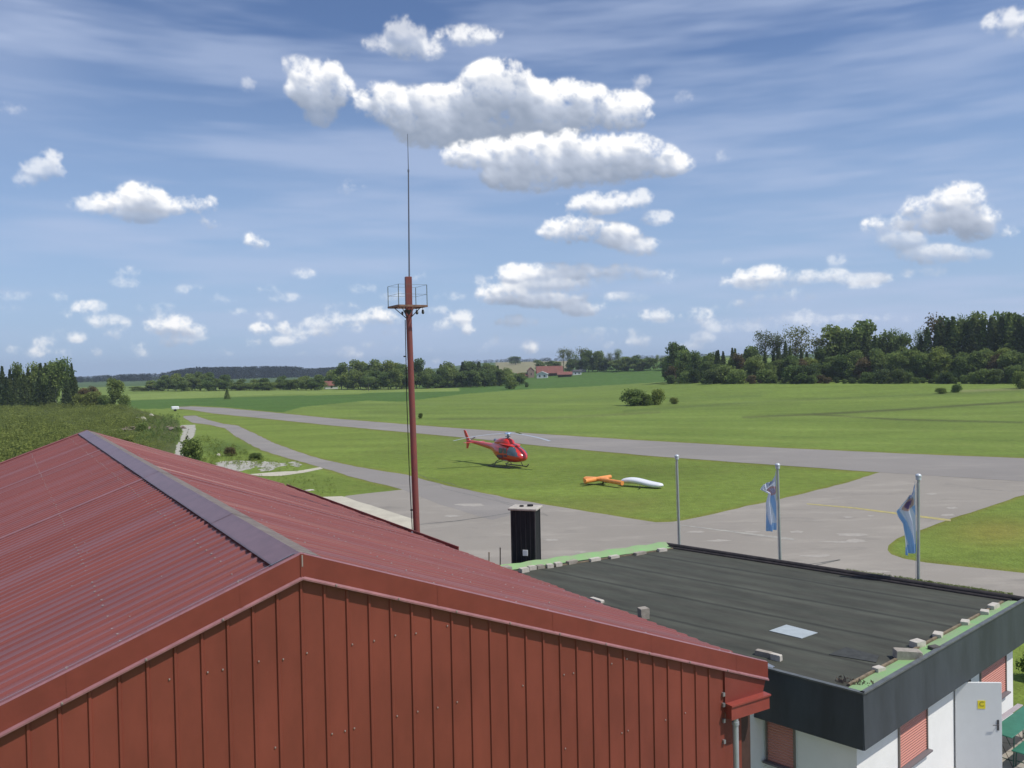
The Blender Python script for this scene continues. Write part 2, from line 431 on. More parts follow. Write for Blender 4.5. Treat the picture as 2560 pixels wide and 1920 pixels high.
RW_TOP = [(434,1018),(480,1016),(560,1020),(700,1033),(830,1046),(1016,1061),(1160,1072),(1380,1087),(1600,1101),(1780,1111),(1969,1121),(2250,1134),(2560,1146),(2900,1158)]
RW_BOT = [(434,1021),(480,1025),(535,1034),(687,1049),(800,1061),(1017,1081),(1200,1098),(1364,1116),(1600,1138),(1900,1160),(2199,1181),(2400,1194),(2560,1204),(2900,1226)]
TX_TOP = [(459,1040),(488,1039),(520,1050),(560,1060),(593,1064),(633,1082),(687,1109),(740,1128),(800,1147),(890,1167),(1017,1187),(1115,1214),(1285,1249),(1364,1262)]
TX_BOT = [(459,1044),(481,1057),(524,1062),(564,1071),(586,1089),(651,1125),(723,1147),(800,1168),(890,1195),(1006,1224),(1100,1262),(1230,1300)]
AP = [(1017,1188),(1115,1214),(1285,1249),(1364,1262),(1480,1281),(1600,1300),(1640,1306),(1678,1305),(1708,1301),(1817,1277),(1947,1249),(2121,1206),(2199,1181),
      (2400,1194),(2560,1204),(2900,1226),(2900,1190),(2640,1222),(2560,1238),(2468,1268),(2381,1295),(2303,1325),(2242,1347),(2221,1364),(2219,1376),(2228,1386),(2260,1397),(2316,1407),(2440,1420),(2560,1433),(2900,1462),
      (2900,1560),(2560,1500),(2100,1560),(1800,1600),(1300,1620),(1000,1450),(860,1330),(760,1290),(865,1240),(1006,1224)]
def P3(pts, z=0.): return [up(a, b, z) for a, b in pts]
def wob(poly3, amp, step):
    """subdivide the outline and make it a little uneven"""
    out = []; n = len(poly3)
    for i in range(n):
        a, b = np.array(poly3[i]), np.array(poly3[(i + 1) % n]); L = np.linalg.norm(b - a)
        k = max(1, min(60, int(L / step)))
        for j in range(k):
            q = a + (b - a) * j / k
            if j: q = q + np.array([rng.normal(0, amp), rng.normal(0, amp), 0])
            out.append(q)
    return out

def make_ground():
    azs = np.concatenate([np.linspace(-180, -42, 30), np.linspace(-40, 40, 520), np.linspace(42, 180, 30)])
    rs_ = [2.0]
    rr = 9.5 * FPX / np.arange(1150, 24, -1.0)           # one ring per pixel row of the picture
    rs_ += list(rr[rr > 3]); rs_ += list(np.geomspace(rs_[-1] * 1.02, 3100, 60))
    rs_ = np.array(rs_)
    A, Rr = np.meshgrid(np.radians(azs), rs_)
    X = Rr * np.sin(A); Y = Rr * np.cos(A); Z = terrain(X, Y)
    V = np.stack([X, Y, Z], -1).reshape(-1, 3)
    d = (V - np.array([0, 0, HC])) @ MR
    fr = d[:, 1] > 1
    px = np.where(fr, 1280 + FPX * d[:, 0] / np.maximum(d[:, 1], 1), -9999.); py = np.where(fr, 960 - FPX * d[:, 2] / np.maximum(d[:, 1], 1), -9999.)
    n = len(V); r = Rr.ravel()
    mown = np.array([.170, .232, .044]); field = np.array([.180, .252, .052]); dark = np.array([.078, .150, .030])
    rough = np.array([.115, .140, .045]); brown = np.array([.20, .17, .08]); yel = np.array([.20, .19, .040])
    C = np.tile(field * .9, (n, 1))
    def blob(k, s):
        rsn = np.random.RandomState(k)
        o = 0
        for i in range(5):
            fx, fy = rsn.normal(0, 1 / s, 2); o = o + np.sin(V[:, 0] * fx * 6 + V[:, 1] * fy * 6 + rsn.rand() * 6)
        return o / 5
    # big field beyond the runway, with broad tonal bands
    C = C * (1 + .07 * blob(3, 60)[:, None])
    # near side of the runway: mown airfield grass
    near = inpoly(px, py, [(-4000, 1030), (430, 1022)] + [(a, b - 2) for a, b in RW_TOP[1:]] + [(6000, 1240), (6000, 6000), (-4000, 6000)])
    C[near] = mown * (1 + .10 * blob(5, 14)[near][:, None])
    # darker green fields: cloud shade put into the ground colour
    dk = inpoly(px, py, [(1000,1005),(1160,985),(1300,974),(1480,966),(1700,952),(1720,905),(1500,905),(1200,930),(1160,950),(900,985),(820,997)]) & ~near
    C[dk] = dark  # hill field, toned down as if under cloud
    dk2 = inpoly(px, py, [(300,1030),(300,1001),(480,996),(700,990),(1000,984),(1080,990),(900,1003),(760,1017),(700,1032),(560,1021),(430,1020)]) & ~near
    C[dk2] = dark * 1.0  # left band: shadow of clouds painted as darker green
    lt = inpoly(px, py, [(260,1002),(260,988),(560,976),(820,972),(1150,970),(1150,978),(700,986),(480,995)]) & ~near
    C[lt] = np.array([.20, .27, .065])
    bk = (r > 800) & (px > 1240) & (px < 1420); C[bk] = np.array([.26, .24, .13])
    bk = (r > 800) & ~bk; C[bk] = np.array([.08, .13, .05])
    # faint bands across the field
    def line(pts, wd, col, k):
        m = np.exp(-(dline(px, py, pts) / wd) ** 2)[:, None] * k * (~near)[:, None]
        C[:] = C * (1 - m) + np.array(col) * m
    line([(1860,1043),(2034,1036),(2250,1024),(2560,1004)], 3.0, (.085,.10,.035), .9)
    line([(2034,1036),(2250,1049),(2560,1056)], 2.6, (.085,.10,.035), .85)
    line([(1560,1028),(1900,1004),(2250,989),(2560,978)], 3, (.10,.14,.04), .6)
    line([(1100,1048),(1380,1045),(1650,1030)], 3, (.13,.14,.055), .5)
    line([(820,1012),(1100,1010),(1500,1000),(1900,990)], 5, (.10,.15,.04), .35)
    line([(900,1030),(1250,1034),(1600,1016),(2000,1012)], 4, (.11,.15,.04), .35)
    for k_ in range(9):
        y0 = 1000 + k_ * 13 + (k_ % 3) * 3
        line([(900 - 60 * k_, y0 + 6), (1500, y0 + 10), (2000, y0 + 2 + k_ * 4), (2700, y0 - 8 + k_ * 8)], 2.6, (.115, .17, .04) if k_ % 2 else (.235, .30, .075), .32)
    line([(1900,953),(2300,950),(2560,952)], 2, (.30,.27,.18), .0)
    line([(2400,978),(2560,972)], 3, (.24,.22,.12), .55)
    # worn edges along the paving
    e = np.minimum(dline(px, py, RW_TOP), dline(px, py, RW_BOT)) / (np.clip((py - 905) / 200, .15, 3))
    e = np.minimum(e, np.minimum(dline(px, py, TX_TOP), dline(px, py, TX_BOT)) / (np.clip((py - 905) / 200, .15, 3)))
    e = np.minimum(e, dline(px, py, AP[:14]) / np.clip((py - 905) / 200, .15, 3)); e = np.minimum(e, dline(px, py, AP[18:32]) / np.clip((py - 905) / 200, .15, 3))
    m = np.exp(-(e / 3.2) ** 2)[:, None] * .6; C = C * (1 - m) + yel * .95 * m
    # patches
    def patch(x, y, rx, ry, col, k):
        m = np.exp(-(((px - x) / rx) ** 2 + ((py - y) / ry) ** 2))[:, None] * k; C[:] = C * (1 - m) + np.array(col) * m
    patch(2500, 1330, 130, 35, (.26, .21, .05), .6); patch(1520, 1265, 160, 25, (.17, .19, .045), .7)
    patch(1250, 1110, 260, 30, (.13, .16, .045), .5); patch(1600, 1180, 250, 24, (.09, .12, .024), .5)
    patch(2000, 1160, 200, 14, (.09, .12, .022), .4); patch(560, 1120, 60, 16, (.06, .11, .03), .7)
    lf = inpoly(px, py, [(-4000,1030),(330,1020),(440,1050),(455,1070),(430,1160),(300,1300),(-4000,1500)])
    C[lf] = rough * .8
    gs = inpoly(px, py, [(760,1180),(1006,1224),(865,1240),(740,1246),(640,1210),(600,1150)])
    C[gs] = C[gs] * .9
    C = C * (1 + rng.normal(0, .035, n)[:, None])
    nr, na = A.shape
    idx = np.arange(nr * na).reshape(nr, na)
    q = np.stack([idx[:-1, :-1], idx[:-1, 1:], idx[1:, 1:], idx[1:, :-1]], -1).reshape(-1, 4)[:, ::-1]
    me = bpy.data.meshes.new('ground')
    me.vertices.add(n); me.vertices.foreach_set('co', V.ravel())
    me.loops.add(q.size); me.loops.foreach_set('vertex_index', q.ravel().astype(np.int32))
    me.polygons.add(len(q)); me.polygons.foreach_set('loop_start', np.arange(0, q.size, 4, dtype=np.int32))
    me.polygons.foreach_set('use_smooth', np.ones(len(q), bool))
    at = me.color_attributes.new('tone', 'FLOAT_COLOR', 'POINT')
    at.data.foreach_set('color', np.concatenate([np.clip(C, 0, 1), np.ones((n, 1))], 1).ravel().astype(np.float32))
    me.update(calc_edges=True); me.validate()
    o = bpy.data.objects.new('ground', me); COL.objects.link(o); tag(o, kind='structure')
    m = bpy.data.materials.new('grass'); m.use_nodes = True; t = m.node_tree; b = t.nodes['Principled BSDF']
    b.inputs['Roughness'].default_value = .95; b.inputs['Specular IOR Level'].default_value = .12
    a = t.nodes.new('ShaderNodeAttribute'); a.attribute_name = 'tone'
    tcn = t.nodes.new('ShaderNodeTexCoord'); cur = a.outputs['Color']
    for sc, lo, hi, dt, st in ((1.2, .80, 1.20, 6, (1, 1, 1)), (.12, .86, 1.14, 4, (.5, 1, 1)), (9, .84, 1.16, 3, (1, 1, 1))):
        mp = t.nodes.new('ShaderNodeMapping'); mp.inputs['Scale'].default_value = st; t.links.new(tcn.outputs['Object'], mp.inputs[0])
        nn = t.nodes.new('ShaderNodeTexNoise'); nn.inputs['Scale'].default_value = sc; nn.inputs['Detail'].default_value = dt; nn.inputs['Roughness'].default_value = .7
        t.links.new(mp.outputs[0], nn.inputs['Vector'])
        mr = t.nodes.new('ShaderNodeMapRange'); mr.inputs['From Min'].default_value = .3; mr.inputs['From Max'].default_value = .7
        mr.inputs['To Min'].default_value = lo; mr.inputs['To Max'].default_value = hi; t.links.new(nn.outputs['Fac'], mr.inputs[0])
        vm = t.nodes.new('ShaderNodeVectorMath'); vm.operation = 'SCALE'; t.links.new(cur, vm.inputs[0]); t.links.new(mr.outputs[0], vm.inputs['Scale']); cur = vm.outputs[0]
    # dry yellowish tufts
    nn = t.nodes.new('ShaderNodeTexNoise'); nn.inputs['Scale'].default_value = .35; nn.inputs['Detail'].default_value = 8; nn.inputs['Roughness'].default_value = .75
    t.links.new(tcn.outputs['Object'], nn.inputs['Vector'])
    rp = t.nodes.new('ShaderNodeValToRGB'); rp.color_ramp.elements[0].position = .50; rp.color_ramp.elements[1].position = .75; t.links.new(nn.outputs['Fac'], rp.inputs[0])
    mk = t.nodes.new('ShaderNodeMix'); mk.data_type = 'RGBA'; sc_ = t.nodes.new('ShaderNodeMath'); sc_.operation = 'MULTIPLY'; sc_.inputs[1].default_value = .35
    t.links.new(rp.outputs[0], sc_.inputs[0]); t.links.new(sc_.outputs[0], mk.inputs['Factor']); t.links.new(cur, mk.inputs['A']); mk.inputs['B'].default_value = (.22, .21, .06, 1)
    t.links.new(mk.outputs['Result'], b.inputs['Base Color'])
    bn = t.nodes.new('ShaderNodeTexNoise'); bn.inputs['Scale'].default_value = 7; bn.inputs['Detail'].default_value = 5; t.links.new(tcn.outputs['Object'], bn.inputs['Vector'])
    bp = t.nodes.new('ShaderNodeBump'); bp.inputs['Strength'].default_value = .7; bp.inputs['Distance'].default_value = .12
    t.links.new(bn.outputs['Fac'], bp.inputs['Height']); t.links.new(bp.outputs[0], b.inputs['Normal'])
    me.materials.append(m)
make_ground()

def asphalt(name, base, light, dark_, sc=.35):
    m = bpy.data.materials.new(name); m.use_nodes = True; t = m.node_tree; b = t.nodes['Principled BSDF']
    b.inputs['Roughness'].default_value = .9; b.inputs['Specular IOR Level'].default_value = .25
    tcn = t.nodes.new('ShaderNodeTexCoord')
    def noise(s, dt, st=(1, 1, 1), r=.65):
        mp = t.nodes.new('ShaderNodeMapping'); mp.inputs['Scale'].default_value = st; t.links.new(tcn.outputs['Object'], mp.inputs[0])
        n = t.nodes.new('ShaderNodeTexNoise'); n.inputs['Scale'].default_value = s; n.inputs['Detail'].default_value = dt; n.inputs['Roughness'].default_value = r
        t.links.new(mp.outputs[0], n.inputs['Vector']); return n.outputs['Fac']
    def ramp(f, a, c):
        rp = t.nodes.new('ShaderNodeValToRGB'); rp.color_ramp.elements[0].position = a; rp.color_ramp.elements[1].position = c; t.links.new(f, rp.inputs[0]); return rp.outputs[0]
    def mix(f, A, B, k=1.):
        mm = t.nodes.new('ShaderNodeMath'); mm.operation = 'MULTIPLY'; mm.inputs[1].default_value = k; t.links.new(f, mm.inputs[0])
        x = t.nodes.new('ShaderNodeMix'); x.data_type = 'RGBA'; t.links.new(mm.outputs[0], x.inputs['Factor'])
        for s_, v in (('A', A), ('B', B)):
            if isinstance(v, tuple): x.inputs[s_].default_value = (*v, 1)
            else: t.links.new(v, x.inputs[s_])
        return x.outputs['Result']
    c = mix(ramp(noise(.08, 4), .35, .65), base, tuple(q * 1.13 for q in base))
    c = mix(ramp(noise(sc * .9, 6, (.45, 1, 1)), .52, .66), c, light, .6)
    c = mix(ramp(noise(sc * 1.3, 6, (.5, 1, 1)), .56, .72), c, dark_, .55)
    c = mix(ramp(noise(22, 3), .35, .7), c, tuple(q * .8 for q in base), .45)
    t.links.new(c, b.inputs['Base Color'])
    bp = t.nodes.new('ShaderNodeBump'); bp.inputs['Strength'].default_value = .4; bp.inputs['Distance'].default_value = .01
    t.links.new(noise(60, 2), bp.inputs['Height']); t.links.new(bp.outputs[0], b.inputs['Normal'])
    return m
m_runway = asphalt('weathered_asphalt', (.265, .245, .222), (.36, .33, .29), (.18, .17, .155), .15)
m_apron = asphalt('apron_asphalt', (.300, .272, .232), (.43, .39, .33), (.19, .175, .155), .4)
m_conc = material('pale_concrete', (.56, .52, .41), .9, col2=(.47, .43, .34), scale=.8, bump=.2, bscale=30)
m_gravel = material('white_gravel', (.52, .50, .45), .95, col2=(.30, .29, .22), scale=3.5, bump=.8, bscale=15, dist=.05)
def sheet(name, pts3, z, mat, thick=.0):
    b = MB(); b.add([(p[0], p[1], z) for p in pts3], [list(range(len(pts3)))])
    o = b.build(name, mat); import bmesh
    bm = bmesh.new(); bm.from_mesh(o.data); bmesh.ops.triangulate(bm, faces=bm.faces); 
    for f in bm.faces:
        if f.normal.z < 0: f.normal_flip()
    bm.to_mesh(o.data); bm.free()
    return tag(o, kind='structure')
apn = P3(AP)
sheet('apron', wob(apn, .06, 1.2), .008, m_apron)
sheet('taxiway', wob(P3(TX_TOP) + P3(TX_BOT)[::-1], .07, 1.5), .012, m_runway)
sheet('runway', wob(P3(RW_TOP) + P3(RW_BOT)[::-1], .08, 2.0), .016, m_runway)
sheet('concrete_pad', wob(P3([(700,1236),(748,1245),(800,1243),(854,1241),(940,1268),(1033,1298),(1043,1330),(1000,1380),(860,1350),(700,1300)]), .04, 1.), .020, m_conc)
sheet('track', wob(P3([(452,1063),(488,1062),(489,1075),(480,1105),(477,1152),(480,1200),(430,1200),(437,1140),(445,1110),(458,1080)]), .10, 1.0), .012, material('track_gravel', (.46, .44, .38), .95, col2=(.33, .32, .25), scale=1.5, bump=.5, bscale=20))
sheet('track_verge', wob(P3([(471,1072),(473,1072),(466,1100),(460,1140),(458,1170),(453,1170),(456,1140),(462,1100)]), .10, 1.0), .018, material('weeds_strip', (.16, .17, .07), .95, var=.3))
# light gravel patches beside the taxiway
for k, pts in enumerate([
    [(542,1162),(552,1153),(600,1151),(645,1155),(652,1162),(632,1172),(604,1178),(584,1178),(568,1188),(548,1182)],
    [(654,1162),(662,1153),(704,1158),(716,1164),(694,1168),(680,1177),(650,1179)],
    [(726,1154),(745,1155),(756,1162),(745,1168),(728,1164)]]):
    sheet('gravel_patch', wob(P3(pts), .22, .6), .010 + k * .001, m_gravel)
sheet('kerb_strip', wob(P3([(620,1186),(680,1181),(740,1178),(800,1168),(808,1172),(760,1182),(700,1190),(650,1190)]), .06, .8), .014, m_conc)
sheet('yellow_line', P3([(2017,1259),(2130,1268),(2250,1283),(2377,1299),(2377,1304),(2250,1287.5),(2130,1271.5),(2017,1261)]), .014, material('yellow_paint', (.50, .42, .12), .8, col2=(.30, .27, .16), scale=3))
sheet('faded_line', P3([(1700,1312),(1850,1330),(1985,1347),(1985,1352),(1850,1334),(1700,1314)]), .014, material('faded_paint', (.42, .40, .34), .85, col2=(.28, .26, .23), scale=2))
m_worn = material('worn_asphalt', (.42, .385, .33), .9, col2=(.33, .30, .26), scale=4, bump=.2, bscale=40)
for cx_, cy_, rx_, ry_ in ((2130,1337,48,5),(2140,1352,26,4),(2120,1293,14,2.2),(1990,1330,20,3),(2175,1290,10,2),(2110,1355,60,3),(1800,1352,30,3),(1880,1330,22,2.5),(2380,1270,16,3),(2370,1288,20,3),(2330,1235,16,2),(1380,1350,24,3),(1450,1380,20,2.5),(1180,1262,40,4),(1130,1290,26,3),(1600,1400,40,4),(2040,1390,46,4),(2190,1430,40,3.5),(1740,1330,28,3)):
    pg = [(cx_ + rx_ * math.cos(a * .45) * random.uniform(.6, 1.15), cy_ + ry_ * math.sin(a * .45) * random.uniform(.6, 1.15)) for a in range(14)]
    sheet('worn_patch_ground', wob(P3(pg), .05, .25), .0125 + random.random() * .0004, m_worn)
m_crack = material('tar_seam', (.15, .145, .13), .8, var=.3, scale=3)
for pts in ([(960,1330),(1045,1312),(1150,1302),(1290,1280)], [(1040,1182),(1120,1225),(1240,1252),(1370,1290)], [(1985,1352),(2040,1360),(2080,1362)], [(2440,1222),(2520,1228),(2600,1225)], [(1560,1500),(1900,1430),(2100,1400)]):
    p3 = wob(P3(pts), .08, 1.0)[:-3]
    a = [(p[0], p[1] + .05, 0) for p in p3]; b_ = [(p[0], p[1] - .05, 0) for p in p3]
    mb = MB()
    for i in range(len(p3) - 1):
        wd = .03 + .05 * random.random()
        mb.add([(p3[i][0], p3[i][1] - wd, .013), (p3[i + 1][0], p3[i + 1][1] - wd, .013), (p3[i + 1][0], p3[i + 1][1] + wd, .013), (p3[i][0], p3[i][1] + wd, .013)], [(0, 1, 2, 3)])
    tag(mb.build('tar_seam', m_crack), kind='structure')

# ------------------------------------------------------------------ hangar
m_roof = material('red_roof_sheet', (.218, .062, .050), .42, spec=.5, var=.10, scale=.6, bump=.10, bscale=1.1, dist=.03, objvar=0, stretch=(.12, 1.6, 1))
m_wall = material('red_wall_sheet', (.232, .056, .037), .5, spec=.4, var=.13, scale=1.2, stretch=(1, 1, .4))
m_trim = material('red_trim_sheet', (.225, .048, .036), .38, spec=.55, var=.10, scale=2)
m_trim2 = material('chalky_trim_edge', (.30, .135, .14), .35, spec=.6, var=.15, scale=5)
m_cap = material('ridge_cap_sheet', (.170, .098, .108), .38, spec=.6, var=.14, scale=2.5)
m_lich = material('lichen_grey', (.22, .19, .16), .8, col2=(.15, .11, .10), scale=6)
m_screw = material('screw_head', (.42, .34, .32), .4, metal=.3)
m_galv = material('galvanised_steel', (.42, .44, .45), .4, metal=.7, var=.15, scale=6)
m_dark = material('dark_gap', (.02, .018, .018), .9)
HA = np.array([-2.962, 11.765]); HYAW = math.atan2(.51842, .85513)
T = .36246; RZ = 6.9; L_H = 32.66; WH = 9.16; WW = 8.05
hg = empty('hangar', (HA[0], HA[1], 0), HYAW, 'long red sheet metal hangar with shallow gabled roof and grey ridge cap', 'hangar')
def rz(x): return RZ - T * abs(x)
PIT = 1 / 3.0
def roof_side(s):
    b = MB(); prof = [(0, 0.0), (.165, 0.0), (.205, .028), (.275, .028), (.315, 0.0)]
    ys = []; n = int(L_H / PIT)
    for i in range(n):
        hv = 1 + .45 * math.sin(i * .9 + s) * math.sin(i * .37) + rng.normal(0, .12)
        for dy, h in prof: ys.append((.05 + i * PIT + dy + (rng.normal(0, .006) if h else 0), h * hv))
    ys.append((L_H - .02, 0))
    cols = []
    nx = 7
    for k in range(nx + 1):
        x = s * (WH - .01) * k / nx
        cols.append([(x, y, rz(x) + h) for y, h in ys])
    vs = [p for c in cols for p in c]; m = len(ys); fs = []
    for k in range(nx):
        for i in range(m - 1):
            f = (k * m + i, k * m + i + 1, (k + 1) * m + i + 1, (k + 1) * m + i); fs.append(f if s > 0 else f[::-1])
    b.add(vs, fs)
    # underside
    b.add([(0, .05, RZ - .05), (s * (WH - .01), .05, rz(WH - .01) - .05), (s * (WH - .01), L_H - .02, rz(WH - .01) - .05), (0, L_H - .02, RZ - .05)], [(0, 1, 2, 3) if s < 0 else (3, 2, 1, 0)])
    # screws along the purlins, on the crowns of the profile
    rr = random.Random(3 + s)
    for xp in (.75, 2.3, 3.85, 5.4, 6.95, 8.5):
        for i in range(n):
            if rr.random() < (.15 if s < 0 else .55): continue
            x = s * (xp + rr.uniform(-.02, .02)); y = .05 + i * PIT + .25
            r = .013; h = rz(x) + .028
            b.box((x, y, h + .006), (2 * r, 2 * r, .014), mi=1)
    for i in range(160):
        x = s * rr.uniform(.5, 9); y = rr.uniform(.3, L_H * .6); b.box((x, y, rz(x) + .006), (.02, .02, .012), mi=1)
    return b.build('roof_slope', [m_roof, m_screw], hg)
for s in (1, -1): roof_side(s)
# raised lap strips running down the slopes
for s, ys in ((-1, (12.3, 22.8)), (1, (14.0,))):
    for y in ys:
        b = MB(); x1 = WH - .05; wd = .11
        b.add([(s * .3, y - wd, rz(.3) + .036), (s * x1, y - wd, rz(x1) + .036), (s * x1, y + wd, rz(x1) + .036), (s * .3, y + wd, rz(.3) + .036),
               (s * .3, y - wd, rz(.3)), (s * x1, y - wd, rz(x1)), (s * x1, y + wd, rz(x1)), (s * .3, y + wd, rz(.3))],
              [(0, 1, 2, 3) if s > 0 else (3, 2, 1, 0), (4, 5, 1, 0), (5, 6, 2, 1), (7, 3, 2, 6), (4, 0, 3, 7)])
        b.build('lap_strip', material('sheet_lap', (.26, .095, .09), .45, var=.15, scale=3), hg)
# ridge cap
b = MB(); CW = .37; zc = .072
def capseg(y0, y1, dz):
    p = [(-CW, rz(CW) + zc - .012 + dz), (-CW * .96, rz(CW * .96) + zc + dz), (-.06, rz(.06) + zc + dz), (0, RZ + zc + .006 + dz), (.06, rz(.06) + zc + dz), (CW * .96, rz(CW * .96) + zc + dz), (CW, rz(CW) + zc - .012 + dz)]
    for i in range(6):
        a, c = p[i], p[i + 1]
        b.add([(a[0], y0, a[1]), (a[0], y1, a[1]), (c[0], y1, c[1]), (c[0], y0, c[1])], [(3, 2, 1, 0)], 1 if i in (3, 4, 5) else 0)
seg = 4.05; y = .02; k = 0
while y < L_H:
    capseg(y, min(L_H, y + seg + .08), .005 * (k % 2)); y += seg; k += 1
b.build('ridge_cap', [m_cap, m_lich], hg)
b = MB()
for s in (-1, 1): b.box((s * (CW - .06), L_H / 2, rz(CW - .06) + .018), (.02, L_H - .2, .03))
b.build('ridge_filler', m_dark, hg)
# gable wall, ribbed sheet
def gable(y, out):
    b = MB(); xs = []
    x = -WW; P = .334
    k = 0
    while x < WW - .3:
        for dx, d in ((0, 0), (.012, -.024), (.040, -.024), (.052, 0), (.30, 0)):
            if not (dx == .30): xs.append((x + dx, d))
        x += P
    xs.append((WW, 0)); xs = sorted(set(xs))
    for i_ in range(len(xs) - 1):
        if xs[i_][0] < 0 < xs[i_ + 1][0]:
            f_ = -xs[i_][0] / (xs[i_ + 1][0] - xs[i_][0]); xs.insert(i_ + 1, (0.0, xs[i_][1] + f_ * (xs[i_ + 1][1] - xs[i_][1]))); break
    fs = []; vs = []
    for x, d in xs: vs += [(x, y + d * out, 0), (x, y + d * out, rz(x) - .06)]
    for i in range(len(xs) - 1):
        f = (2 * i, 2 * i + 2, 2 * i + 3, 2 * i + 1); fs.append(f if out > 0 else f[::-1])
    b.add(vs, fs)
    if out > 0:
        rr = random.Random(5)
        for zz in (3.1, 4.35, 5.55, 6.3):
            x = -WW
            while x < WW:
                if zz < rz(x) - .45:
                    for q in ((-.05, .0), (.09, .01)) if rr.random() < .55 else ((.09, 0),):
                        if rr.random() < .38: b.box((x + q[0], y - .008, zz + q[1] + rr.uniform(-.02, .02)), (.018, .014, .018), mi=1)
                x += P
    return b.build('gable_wall', [m_wall, m_screw], hg)
gable(.065, 1); gable(L_H - .065, -1)
for s in (-1, 1):
    n = 97; b = MB()
    for i in range(n):
        y0 = .07 + i * .334; y1 = min(L_H - .07, y0 + .334)
        b.box((s * (WW - .05 + (.012 if i % 2 else 0)), (y0 + y1) / 2, (rz(WW) - .1) / 2), (.1, y1 - y0, rz(WW) - .1))
    b.build('side_wall', m_wall, hg)
# verge trims front and rear: top flange, drop face, lower lip
def verge(yf, o, x0, x1):
    b = MB()
    def strip(ya, za, yb, zb, mi=0):
        b.add([(x0, ya, rz(x0) + za), (x1, ya, rz(x1) + za), (x1, yb, rz(x1) + zb), (x0, yb, rz(x0) + zb)], [(0, 1, 2, 3), (3, 2, 1, 0)][:1], mi)
    strip(yf, .075, yf + o * .045, .090, 1); strip(yf + o * .045, .090, yf + o * .17, .062, 0); strip(yf + o * .17, .062, yf + o * .18, .040, 0)
    strip(yf, -.235, yf, .075, 0); strip(yf - o * .028, -.262, yf, -.235, 1); strip(yf - o * .028, -.285, yf - o * .028, -.262, 1)
    strip(yf + o * .02, -.275, yf - o * .028, -.285, 0); strip(yf + o * .02, -.275, yf + o * .02, .05, 0)
    # joints
    n = int(abs(x1 - x0) / 2.2)
    for i in range(1, n + 1):
        x = x0 + (x1 - x0) * i / (n + .4)
        b.add([(x - .02, yf - o * .004, rz(x) - .25), (x + .02, yf - o * .004, rz(x) - .25), (x + .02, yf - o * .004, rz(x) + .07), (x - .02, yf - o * .004, rz(x) + .07)], [(0, 1, 2, 3)], 0)
        b.box((x, yf + o * .17, rz(x) + .075), (.03, .03, .02), mi=2)
    for i in range(int(abs(x1 - x0) / .95)):
        x = x0 + (x1 - x0) * (i + .5) / (abs(x1 - x0) / .95)
        b.box((x, yf - o * .03, rz(x) - .255), (.022, .02, .022), mi=2)
    return b.build('verge_trim', [m_trim, m_trim2, m_screw], hg)
for yf, o in ((0, 1), (L_H, -1)):
    verge(yf, o, 0, WH + .02); verge(yf, o, -WH, 0)
b = MB()
for s, (a0, a1) in ((-1, (.05, WH)), (1, (.05, 2.2))):
    b.add([(s * a0, .155, rz(a0) + .085), (s * a1, .155, rz(a1) + .085), (s * a1, .19, rz(a1) + .078), (s * a0, .19, rz(a0) + .078)], [(0, 1, 2, 3) if s > 0 else (3, 2, 1, 0)])
b.build('metal_edge_strip', m_galv, hg)
b = MB(); b.box((0, .0, RZ - .09), (.05, .02, .33), mi=0); b.box((0, -.012, RZ - .02), (.018, .01, .16), mi=1)
b.build('apex_cover', [m_trim, m_screw], hg)
b = MB()
for i in range(3): b.box((WW + .12 + i * .21, .27 + .012 * (i % 2), 1.43), (.205, .04, 2.86))
b.build('return_panel', m_wall, hg)
b = MB(); b.box((WW + .79, .31, 1.40), (.26, .05, 2.8)); b.build('brown_corner_panel', material('dark_brown_panel', (.075, .038, .030), .6, var=.15), hg)
# boxed eave with sloping end panel, box gutter and downpipe (right side)
def eave(s):
    xo = WH - .02; b = MB()
    za, zb = rz(WW) - .30, rz(xo) - .30
    pts = [(s * (WW + .0), .03, za), (s * xo, .03, zb), (s * (xo - .10), .03, zb - .28), (s * (xo - .16), .03, 2.98), (s * WW, .03, 2.90)]
    back = [(p[0], L_H - .03, p[2]) for p in pts]
    n = len(pts); b.add(pts + back, [list(range(n)) if s > 0 else list(range(n))[::-1], list(range(2 * n - 1, n - 1, -1))] + [(i, (i + 1) % n, n + (i + 1) % n, n + i)[::-1] for i in range(n)])
    b.build('eave_box', m_trim, hg)
    g = MB(); x0, x1 = s * (WW + .02), s * (xo - .05)
    g.box(((x0 + x1) / 2, -.04, 2.92), (abs(x1 - x0), .14, .26)); g.box(((x0 + x1) / 2, -.05, 3.06), (abs(x1 - x0) + .03, .18, .03))
    o = g.build('gutter_end_box', material('gutter_red', (.30, .062, .045), .42, var=.08), hg)
    l = MB(); ya = 13.2 if s > 0 else .15; yc = (ya + L_H - .15) / 2; yl = L_H - .15 - ya; l.box((s * (WH + .06), yc, rz(WH) - .055), (.14, yl, .03)); l.box((s * (WH + .125), yc, rz(WH) + .0), (.025, yl, .12)); l.path([(s * (WH + .125), ya, rz(WH) + .06), (s * (WH + .125), L_H - .15, rz(WH) + .06)], .020, 8); l.box((s * (WH - .0), yc, rz(WH) - .03), (.02, yl, .05))
    l.build('gutter', m_trim, hg)
eave(1); eave(-1)
b = MB(); b.path([(WW + .18, -.05, 2.8), (WW + .18, -.05, .1)], .055, 12); b.tube((WW + .18, -.05, 2.72), (WW + .18, -.05, 2.66), .068, None, 12)
b.build('downpipe', material('grey_downpipe', (.45, .47, .50), .45, metal=.3, var=.1), hg)
b = MB()
for zz in (3.25, 3.05, 2.75, 2.35): b.box((WW - .03, .05, zz), (.05, .06, .07)); 
b.box((WW - .01, .09, 3.2), (.015, .01, 1.6))
b.build('corner_bracket', m_galv, hg)

